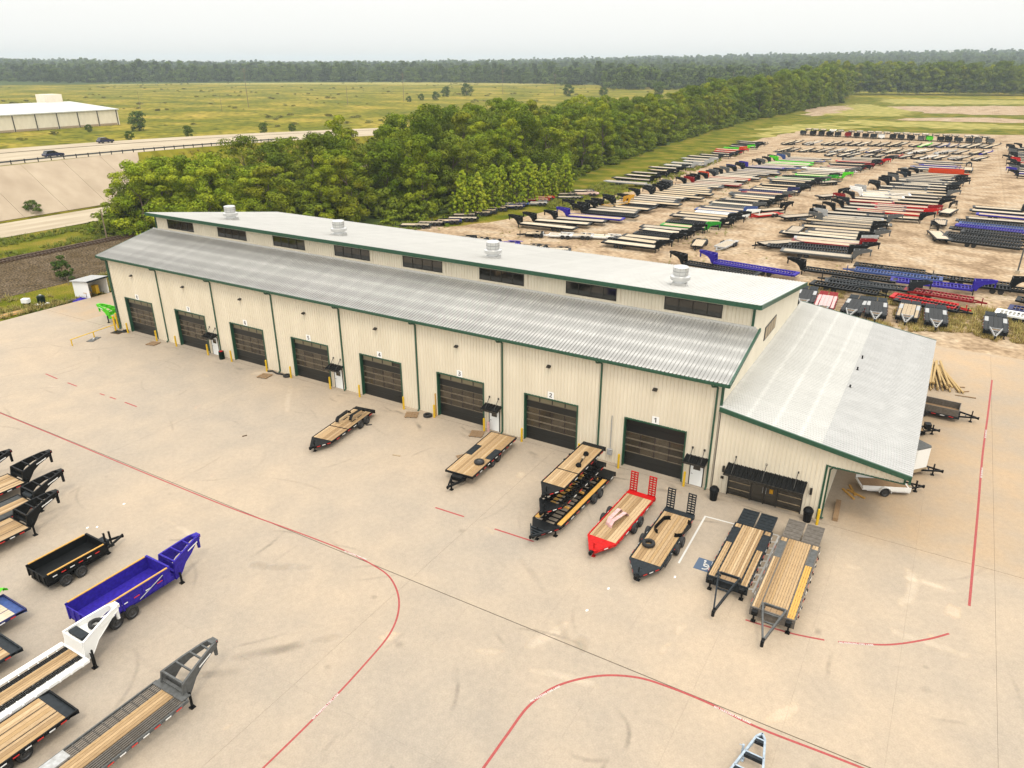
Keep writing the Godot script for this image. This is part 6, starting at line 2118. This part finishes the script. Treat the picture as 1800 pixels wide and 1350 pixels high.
func build_yard() -> void:
	rng.seed = 77
	var W := -PI / 2
	var E := PI / 2
	var K := ["black", "black", "black", "charcoal", "black", "grey"]
	# left strip: necks point left, then its tail-to-tail partner whose necks point right
	lot_row("the nearest row with necks pointing left", "gooseneck", 4, Vector2(-61, -78.6), Vector2(-57.0, -91), W + 0.1, 11.0, {3: "blue"}, ["black"], 0.3)
	lot_row("the left strip with necks pointing left", "gooseneck", 26, Vector2(-56.4, -96), Vector2(-46.5, -170), W + 0.05, 12.0, {18: "dark_red", 22: "orange"}, K)
	lot_row("the far part of the left strip with necks pointing left", "gooseneck", 16, Vector2(-45.8, -174), Vector2(-39, -222), W + 0.02, 12.5, {2: "navy", 5: "blue", 6: "steel_blue", 9: "lime", 11: "lime", 13: "steel_blue"}, K)
	lot_row("the nearest row with necks pointing right", "gooseneck", 7, Vector2(-31.5, -72.2), Vector2(-29.0, -92), E, 9.5, {6: "green"}, ["black", "black", "charcoal"], 0.4)
	lot_row("the left strip with necks pointing right", "gooseneck", 18, Vector2(-27.0, -96.5), Vector2(-22.0, -150), E + 0.04, 11.5, {4: "white", 5: "steel_blue", 14: "dark_red", 15: "navy"}, K)
	lot_row("the left strip's far part, necks right", "gooseneck", 20, Vector2(-21.0, -156), Vector2(-9.5, -232), E + 0.1, 12.5, {4: "green", 6: "lime", 10: "white", 12: "dark_red", 16: "red"}, K)
	# car haulers parked near the mouth of the left strip
	lot_row("the loose group before the left strip", "car hauler", 5, Vector2(-55, -71.5), Vector2(-42.0, -77.5), W + 0.35, 5.5, {1: "white", 2: "silver", 3: "white"}, ["black", "charcoal"], 0.6)
	# middle strip
	lot_row("the near middle strip, necks to the right", "gooseneck", 13, Vector2(-1.2, -82.0), Vector2(0.5, -118), E + 0.08, 12.5, {3: "dark_red", 4: "silver", 6: "grey"}, K)
	lot_row("the middle strip with necks to the left", "gooseneck", 9, Vector2(-11.8, -108), Vector2(-8.5, -145), W + 0.1, 12.0, {1: "grey", 2: "silver", 7: "dark_red"}, K)
	lot_row("the far middle strip, necks to the right", "gooseneck", 14, Vector2(6.5, -124), Vector2(12.0, -190), E + 0.1, 12.0, {1: "red", 2: "dark_red", 3: "red", 7: "grey"}, K)
	lot_row("the far middle strip, necks to the left", "gooseneck", 15, Vector2(-7.6, -150), Vector2(0.5, -200), W + 0.12, 11.5, {0: "white", 1: "white", 2: "silver"}, K)
	lot_trailer("dump trailer", "orange", 9.0, 13.0, -206.0, E + 0.1, "bright red-orange dump trailer in the far middle strip", "trailers in the far middle strip")
	lot_row("the back of the far middle strip", "deckover", 5, Vector2(9, -212), Vector2(11, -234), E + 0.1, 11.0, {1: "steel_blue", 2: "blue"}, K)
	# right strip
	lot_row("the right-hand strip", "bare frame", 8, Vector2(24.5, -104), Vector2(25.5, -126), E - 0.1, 12.5, {5: "blue", 6: "steel_blue"}, ["black", "charcoal", "black"])
	lot_row("the back of the right-hand strip", "gooseneck", 4, Vector2(25, -131), Vector2(26, -146), E, 10.5, {1: "blue"}, ["black", "charcoal"])
	lot_row("the rightmost edge row", "gooseneck", 16, Vector2(25.5, -210), Vector2(29, -300), W, 11.0, {1: "blue", 6: "red", 10: "grey"}, K, 0.6)
	# long bare frames straight behind the workshop
	for a in [["bare gooseneck", "black", 12.0, -23.0, -64.6, W - 0.12, "black bare-framed gooseneck behind the last roof fan, nearest the roof"], ["bare gooseneck", "blue", 13.0, -19.0, -67.6, W - 0.12, "blue gooseneck flatbed whose high neck shows over the roof edge"], ["bare frame", "black", 10.0, -14.5, -60.2, W - 0.1, "black bare trailer frame just behind the roof corner"], ["bare gooseneck", "black", 13.0, -5.8, -70.4, W - 0.05, "black gooseneck with neck raised left of the blue frames"], ["bare frame", "steel_blue", 12.0, 1.0, -74.0, W, "pale blue bare trailer frame behind the black goosenecks"], ["bare frame", "black", 11.0, -1.5, -66.4, W - 0.08, "black slatted frame between the necked one and the ramp trailers"], ["bare gooseneck", "charcoal", 11.0, 9.0, -65.8, E + 0.1, "charcoal gooseneck frame with neck bending down mid row"], ["bare gooseneck", "blue", 10.5, 16.8, -71.0, E + 0.05, "royal blue gooseneck frame right of the mid row"], ["bare frame", "black", 10.0, 10.5, -77.2, E, "black frame trailer at the back of the blue gooseneck"], ["bare gooseneck", "black", 10.0, 21.5, -75.5, E, "black gooseneck at the right of the royal blue one"], ["bare gooseneck", "black", 9.0, 26.0, -73.5, E, "black gooseneck beside the tall lot pole"], ["bare frame", "black", 9.0, 5.5, -61.6, E - 0.12, "black tandem frame before the red frames"], ["bare frame", "dark_red", 8.5, 17.0, -64.6, E - 0.12, "dark red bare trailer frame, farther of the two red ones"], ["bare frame", "red", 8.0, 15.2, -60.0, E - 0.18, "bright red bare trailer frame, nearer of the two red ones"], ["bare frame", "black", 7.6, 15.4, -58.7, E - 0.18, "black frame lying right in front of the bright red frame"], ["bare frame", "white", 9.0, 28.5, -59.0, E - 0.15, "white bare trailer frame at the right edge behind the weeds"], ["bare frame", "navy", 8.0, 29.0, -62.0, E - 0.15, "navy frame trailer just behind the white one at the right edge"], ["bare frame", "black", 8.0, 30.0, -67.0, E - 0.15, "short black frame at the right edge"]]:
		lot_trailer(a[0], a[1], a[2], a[3], a[4], a[5], a[6], "frames behind the workshop")
	# small deckovers on the weedy strip, tongues towards the lean-to
	var small := [[0.2, -50.4, "dark_red", "pink", "pink and red small deckover on the weeds beside the roof corner"], [3.5, -50.6, "charcoal", "black", "small charcoal deckover with black deck, second from the roof corner"], [6.4, -50.9, "charcoal", "black", "small charcoal deckover with black deck, third from the roof corner"], [9.9, -51.6, "charcoal", "tan", "small deckover with pale tan deck on the weedy strip"], [13.2, -51.3, "charcoal", "black", "small charcoal deckover with silver plates right of the tan one"], [19.5, -51.3, "charcoal", "black", "lone small deckover at the right end of the weedy strip"], [-2.6, -52.0, "charcoal", "black", "small charcoal deckover half hidden behind the roof corner"]]
	for a in small:
		big_deckover(M[a[2]], M.silver, Vector3(a[0], -0.1, a[1]), rng.randf_range(-0.03, 0.08), 2.55, 6.2, 1.5, 1.6, a[4], false, a[3], M.silver if a[2] != "dark_red" else M.pink)
	# far rows
	lot_row("the farthest row, counted from the left", "dump trailer", 21, Vector2(-52, -318), Vector2(20, -316), 0.1, 6.5, {5: "dark_red", 9: "white", 14: "lime"}, ["black", "charcoal", "black", "grey"], 0.2)
	lot_row("the second far row, counted from the left", "car hauler", 22, Vector2(-48, -274), Vector2(23, -300), PI - 0.75, 6.0, {14: "lime", 16: "steel_blue", 17: "navy"}, ["black", "black", "charcoal", "silver", "black"], 0.3, 0.0, 0.20)
	lot_row("the third far row, counted from the left", "equipment trailer", 19, Vector2(-44, -247), Vector2(20, -274), PI - 0.8, 6.0, {8: "navy", 12: "white", 18: "blue"}, ["black", "charcoal", "black", "silver"], 0.3, 0.0, 0.18)
	lot_row("the fourth far row, counted from the left", "car hauler", 13, Vector2(-26, -240), Vector2(18, -252), PI - 0.8, 5.6, {5: "red", 8: "white", 10: "silver"}, ["black", "charcoal", "black"], 0.3, 0.0, 0.18)
	lot_row("the upper tier of the farthest row", "deckover", 20, Vector2(-51, -319), Vector2(19, -317), 0.1, 6.5, {3: "white"}, ["black", "grey", "black"], 0.2, 1.75)
	# along the tree belt
	lot_row("the belt-side row", "car hauler", 17, Vector2(-80.5, -66.0), Vector2(-69.5, -122), W + 0.5, 5.8, {2: "navy", 6: "charcoal", 8: "navy", 9: "steel_blue", 10: "silver", 11: "dark_red", 12: "red", 15: "pink"}, ["black", "charcoal", "black"], 0.8)
	lot_row("the belt-side gooseneck row", "gooseneck", 20, Vector2(-60, -140), Vector2(-57.0, -268), E, 10.0, {13: "red", 14: "orange", 15: "lime"}, ["black", "black", "charcoal", "silver"], 0.7)
	# heap of frames behind the roof, and single ones in the lanes
	lot_row("the cluster of low trailers behind the third roof fan", "car hauler", 9, Vector2(-66.5, -62), Vector2(-48, -62), W + 0.4, 4.8, {4: "blue", 5: "blue"}, ["black", "black", "charcoal"], 0.5)
	for a in [["deckover", "black", 6.0, -45.5, -60.6, W - 0.1, "black flatbed with hooped front just behind the roof edge"], ["equipment trailer", "black", 6.0, -25.3, -77.5, 0.15, "small black trailer with wood deck, left one of the pair facing the roof"], ["equipment trailer", "silver", 6.0, -21.6, -79.0, -0.1, "small pale trailer with wood deck, right one of the pair facing the roof"], ["deckover", "black", 8.0, -15.8, -84.2, -0.75, "black wood deckover parked askew in the lane"], ["deckover", "black", 6.5, -13.0, -103, PI, "black hooped flatbed facing away in the lane"], ["gooseneck", "black", 7.5, -13.2, -117, PI - 0.7, "black gooseneck parked askew above the hooped flatbed"], ["equipment trailer", "red", 6.0, -23.4, -112.0, -0.6, "red trailer parked askew at the strip end"], ["gooseneck", "black", 6.0, -20.0, -121, PI - 0.7, "black gooseneck with wood deck behind the red askew trailer"], ["gooseneck", "black", 7.0, -12.0, -148, PI - 0.6, "black gooseneck angled in the far lane"], ["deckover", "black", 6.0, -19.5, -166, -0.6, "small black flatbed standing alone in the far lane"], ["gooseneck", "black", 8.0, 10.0, -112, PI + 0.25, "black gooseneck with wood deck standing alone in the right lane"], ["deckover", "black", 6.0, 10.6, -119, 0.0, "black flatbed with dark cargo box in the right lane"], ["gooseneck", "black", 7.0, 12.2, -140, PI - 0.2, "black gooseneck with wood deck farther up the right lane"], ["gooseneck", "charcoal", 8.0, 14.0, -222, PI, "charcoal gooseneck seen end-on near the far right"], ["gooseneck", "yellow", 7.0, -52.5, -111, PI - 0.3, "yellow gooseneck in the left lane"], ["gooseneck", "black", 9.0, -60.5, -101, W + 0.4, "black gooseneck parked alone left of the strip"]]:
		lot_trailer(a[0], a[1], a[2], a[3], a[4], a[5], a[6], "single trailers in the lanes")
	print("lot trailers ", lot_count)
	# light pole at the lot's near right edge
	var o := thing("lot_pole", "grey steel pole with blue-grey lamp head at the right of the lot", "lamp post", Vector3(22.9, -0.1, -87.2))
	var b := MB.new()
	b.tube(Vector3.ZERO, Vector3(0, 7.5, 0), 0.13, 0.09, 10)
	part(o, "pole", b.done(), M.grey)
	part(o, "lamp_head", box_mesh(0.7, 0.22, 1.2), M.pale_blue, at(0, 7.45, 0.3))
	part(o, "foot", box_mesh(0.6, 0.5, 0.6), M.road_concrete)


# ---------------------------------------------------------------- small things in the yard
func build_small_things() -> void:
	var b: MB
	# bollards beside the doors
	var bm := MB.new()
	bm.lathe([Vector2(0.095, 0.0), Vector2(0.095, 1.22), Vector2(0.08, 1.28), Vector2(0.0, 1.31)], 12)
	var mesh := bm.done()
	for k in 8:
		for s in 2:
			var x := -BAY * k + (-1.55 if s == 1 else -7.0) + (0.1 if k % 2 == 1 else -0.05)
			single("bollard", mesh, M.bollard_yellow, "yellow steel bollard at the %s side of door %d" % ["right" if s == 1 else "left", k + 1], "bollard", at(x, 0, 0.62), "yellow bollards")
	single("bollard", mesh, M.bollard_yellow, "yellow steel bollard at the open lean-to bay", "bollard", at(8.25, 0, 0.85), "yellow bollards")
	for a in [[-72.9, 0.9, "yellow steel bollard at the gate hinge"], [-73.6, 0.1, "yellow steel bollard at the left workshop corner"]]:
		single("bollard", mesh, M.bollard_yellow, a[2], "bollard", Transform3D(Basis.from_scale(Vector3(1.2, 1.5, 1.2)), Vector3(a[0], 0, a[1])), "yellow bollards")
	var o := thing("barrier_gate", "low yellow swing barrier at the left corner of the workshop", "gate", Vector3(-72.8, 0, 1.0))
	b = MB.new()
	b.tube(Vector3(0, 0.85, 0), Vector3(0.35, 0.75, 5.7), 0.05, 0.05, 8)
	part(o, "arm", b.done(), M.bollard_yellow)
	for a in [[0.17, 2.8, 0.80], [0.34, 5.6, 0.78]]:
		b = MB.new()
		b.tube(Vector3(a[0], 0, a[1]), Vector3(a[0], a[2], a[1]), 0.07, 0.07, 8)
		part(o, "post", b.done(), M.bollard_yellow)
	# green gooseneck parked round the left corner
	o = thing("gooseneck_trailer", "bright green gooseneck peeping out at the left workshop corner", "trailer", Vector3(-76.4, 0, -1.5), -1.42)
	bed_frame(o, M.lime, 1.9, 2.4, 0.8)
	planks(o, -0.85, 0.85, -0.1, -2.3, 0.8, 6)
	goose_neck(o, M.lime, 0.8, 0.75, 2.6, 1.9)
	axles(o, M.black, 0.8, [-1.0, -1.9], 0.38, 0.24)
	# bins
	for a in [[0.95, 1.35, "black round litter bin beside the downspout at door 1"], [7.55, 0.75, "black round litter bin behind the big grey trailer"]]:
		o = thing("litter_bin", a[2], "bin", Vector3(a[0], 0, a[1]), 0, "black litter bins")
		b = MB.new()
		b.lathe([Vector2(0.26, 0.0), Vector2(0.33, 0.75), Vector2(0.35, 0.78), Vector2(0.35, 0.82)], 16)
		part(o, "drum", b.done(), M.black)
		b = MB.new()
		b.lathe([Vector2(0.36, 0.82), Vector2(0.35, 0.95), Vector2(0.22, 1.12), Vector2(0.0, 1.16)], 16)
		part(o, "lid", b.done(), M.black)
	o = thing("oil_drum", "dark green oil drum beside the staff door at door 7", "drum", Vector3(-54.2, 0, 0.6))
	b = MB.new()
	b.lathe([Vector2(0.29, 0), Vector2(0.30, 0.3), Vector2(0.31, 0.31), Vector2(0.30, 0.33), Vector2(0.30, 0.6), Vector2(0.31, 0.61), Vector2(0.30, 0.63), Vector2(0.29, 0.9), Vector2(0.26, 0.9), Vector2(0.26, 0.8), Vector2(0.0, 0.8)], 16)
	part(o, "barrel", b.done(), M.dark_green)
	part(o, "rags", box_mesh(0.3, 0.14, 0.3), M.red, at(0, 0.8, 0, 0.4))
	# pallets and scrap timber
	for a in [[-64.9, 1.5, 0.25, "timber bundle lying before door 8"], [-46.3, 1.75, 0.2, "flat wooden pallet before the gap between doors 5 and 6"], [-27.4, 1.35, 0.5, "broken wooden pallet before the gap between doors 3 and 4"], [-20.1, 1.5, 0.3, "scrap wood patch beside the staff door at door 3"], [-18.6, 5.6, 0.9, "dark crate lid lying left of the wood deckover"]]:
		o = thing("wooden_pallet", a[3], "pallet", Vector3(a[0], 0, a[1]), a[2], "pallets by the wall")
		for k in 3:
			part(o, "bearer", box_mesh(0.09, 0.09, 1.1), M.old_wood, at(-0.5 + k * 0.5, 0, 0))
		for k in 6:
			part(o, "slat", box_mesh(1.2, 0.022, 0.13), M.old_wood, at(rng.randf_range(-0.05, 0.05), 0.09, -0.5 + k * 0.2, rng.randf_range(-0.08, 0.08)))
	tyre_on("black tyre on the ground left of door 3", Vector3(-26.0, 0, 0.75), 0.42, 0.24)
	tyre_on("black tyre lying beside the bollard left of door 5", Vector3(-44.3, 0, 0.55), 0.42, 0.2)
	tyre_on("black tyre at the foot of the left corner bollard of door 8", Vector3(-71.6, 0, 0.5), 0.40, 0.2)
	o = thing("rubber_hose", "black rubber edging strip lying along the wall between doors 5 and 6", "hose", Vector3(-45.8, 0, 0.5))
	b = MB.new()
	b.path([Vector3(-1.2, 0.08, 0.2), Vector3(-0.8, 0.1, -0.1), Vector3(0.1, 0.1, 0.15), Vector3(0.9, 0.1, 0.0)], 0.09, 7)
	part(o, "strip", b.done(), M.rubber)
	o = thing("steel_plate", "square steel drain plate beside the left workshop corner", "plate", Vector3(-72.2, 0, 1.1), 0.2)
	part(o, "plate", box_mesh(1.3, 0.05, 1.1), M.brown)
	part(o, "grille", box_mesh(1.0, 0.02, 0.8), M.black, at(0, 0.05, 0))
	o = thing("scrap_sheet", "grey sheet of scrap metal lying under the yellow barrier", "scrap", Vector3(-72.3, 0, 4.1), 0.4)
	part(o, "sheet", box_mesh(0.8, 0.05, 1.6), M.grey)
	part(o, "bracket", box_mesh(0.2, 0.15, 0.5), M.silver, at(0.1, 0.05, 0.1, 0.3))
	for a in [[-33.0, 2.9, 0.3, 0.35, "brown"], [-29.5, 4.9, 0.8, 0.5, "charcoal"], [-23.8, 8.1, 0.2, 0.7, "tan"], [-37.5, 12.1, 1.1, 0.4, "brown"]]:
		single("scrap_bit", box_mesh(a[3], 0.05, 0.12), M[a[4]], "small scrap of metal or wood dropped on the open concrete", "scrap", at(a[0], 0, a[1], a[2]), "scraps on the concrete")
	for a in [[-5.3, 6.6], [-5.0, 7.3], [-1.7, 14.8], [1.5, 11.6], [-36.6, 24.2], [-35.5, 27.0], [-36.0, 27.4], [-2.0, 17.3]]:
		b = MB.new()
		b.lathe([Vector2(0.09, 0.0), Vector2(0.07, 0.03), Vector2(0.0, 0.04)], 6, Transform3D(Basis.from_scale(Vector3(1.3, 1, 0.8)), Vector3.ZERO))
		single("paper_scrap", b.done(), M.sign_white, "crumpled white scrap lying on the concrete", "litter", at(a[0], 0.002, a[1], a[0]), "white scraps on the concrete")
	single("leaning_post", box_mesh(0.1, 2.3, 0.1), M.gold_wood, "yellow timber post standing behind the bollard left of door 3", "post", at(-25.35, 0, 0.32))
	single("gas_cylinder", cyl(0.12, 0.95), M.pink, "pale pink gas cylinder beside the bollard right of door 3", "cylinder", at(-19.55, 0, 0.45))
	# the little open shed in the grass
	o = thing("storage_shed", "small open white shed with sloping roof at the left grass edge", "shed", Vector3(-90.3, -0.15, -7.0), 0.12)
	for a in [[0, 0, -1.5, 3.0, 2.3, 0.08], [0, 0, 1.5, 3.0, 2.3, 0.08], [-1.5, 0, 0, 0.08, 2.2, 2.9]]:
		part(o, "wall", box_mesh(a[3], a[4], a[5]), M.sign_white, at(a[0], a[1], a[2]))
	part(o, "roof", box_mesh(3.5, 0.1, 3.5), M.silver, Transform3D(Basis(Vector3(0, 0, 1), 0.08), Vector3(0, 2.32, 0)))
	part(o, "fascia", box_mesh(0.06, 0.22, 3.5), M.charcoal, at(1.76, 2.36, 0))
	o = thing("yellow_machine", "yellow machine standing inside the little white shed", "machine", Vector3(-90.0, -0.15, -7.4))
	part(o, "body", box_mesh(0.7, 1.2, 0.6), M.bollard_yellow, at(0, 0.2, 0, 0.3))
	part(o, "stand", box_mesh(0.5, 0.25, 0.5), M.black)
	o = thing("workbench", "small wooden bench inside the little white shed", "bench", Vector3(-89.6, -0.15, -5.9))
	part(o, "top", box_mesh(0.8, 0.06, 0.8), M.gold_wood, at(0, 0.72, 0))
	for sx in [-0.33, 0.33]:
		for sz in [-0.33, 0.33]:
			part(o, "leg", box_mesh(0.06, 0.72, 0.06), M.old_wood, at(sx, 0, sz))
	single("blue_tarp", crumple(), M.blue, "crumpled blue tarpaulin at the foot of the little shed", "tarpaulin", at(-89.6, -0.15, -4.6))
	o = thing("dark_barrel", "dark green water tank standing in the grass left of the shed", "tank", Vector3(-92.0, -0.15, -0.9))
	part(o, "shell", cyl(0.5, 1.25), M.dark_green)
	part(o, "base", box_mesh(1.3, 0.14, 1.3), M.sign_white, at(0.1, 0.0, 0.1, 0.3))
	part(o, "cap", cyl(0.16, 0.12), M.silver, at(0, 1.25, 0))
	o = thing("white_container", "white plastic container in the grass beside the dark tank", "container", Vector3(-93.6, -0.15, 0.3), 0.5)
	part(o, "body", box_mesh(0.9, 0.55, 0.7), M.sign_white, at(0, 0.3, 0))
	part(o, "stand", box_mesh(0.7, 0.3, 0.5), M.black)
	single("rubble_heap", crumple(), M.charcoal, "dark rubble heap between the shed and the workshop corner", "rubble", at(-85.5, -0.1, -8.8))
	for k in 7:
		single("lumber_board", box_mesh(0.24, 0.06, 4.5), M.gold_wood if k % 2 else M.wood1, "long board in the lumber pile at the left grass edge", "lumber", at(-91.6 + (k % 4) * 0.36, -0.15 + (k / 4) * 0.07, 3.6 + rng.randf_range(-0.4, 0.4), rng.randf_range(-0.05, 0.05)), "lumber pile")
	# wire fence on the verge
	o = thing("wire_fence", "thin wire fence on posts along the gravel bed", "fence", Vector3(-98.4, -0.2, 0))
	for k in 14:
		part(o, "post", box_mesh(0.07, 1.3, 0.07), M.pole_wood, at(rng.randf_range(-0.1, 0.1), 0, 14.0 - k * 3.2))
	for h in [0.5, 0.85, 1.2]:
		b = MB.new()
		b.tube(Vector3(0, h, 14), Vector3(0, h, -27.6), 0.012, 0.012, 4)
		part(o, "wire", b.done(), M.wire)


func cyl(r: float, h: float) -> Mesh:
	var key := "cyl %.2f %.2f" % [r, h]
	if not meshes.has(key):
		var b := MB.new()
		b.lathe([Vector2(r, 0), Vector2(r, h * 0.9), Vector2(r * 0.7, h), Vector2(0, h)], 14)
		meshes[key] = b.done()
	return meshes[key]


func crumple() -> Mesh:
	var f := FastNoiseLite.new()
	f.seed = 6; f.frequency = 0.9
	var b := MB.new()
	var n := 10
	for i in n:
		for j in n:
			var p: Array[Vector3] = []
			for q in [[0, 0], [0, 1], [1, 1], [1, 0]]:
				var x: float = (i + q[0]) * 2.0 / n - 1.0
				var z: float = (j + q[1]) * 2.0 / n - 1.0
				p.append(Vector3(x, maxf(0.0, (0.30 + 0.5 * f.get_noise_2d(x, z)) * (1.0 - maxf(absf(x), absf(z)))), z))
			b.quad(p[0], p[1], p[2], p[3])
	return b.done()
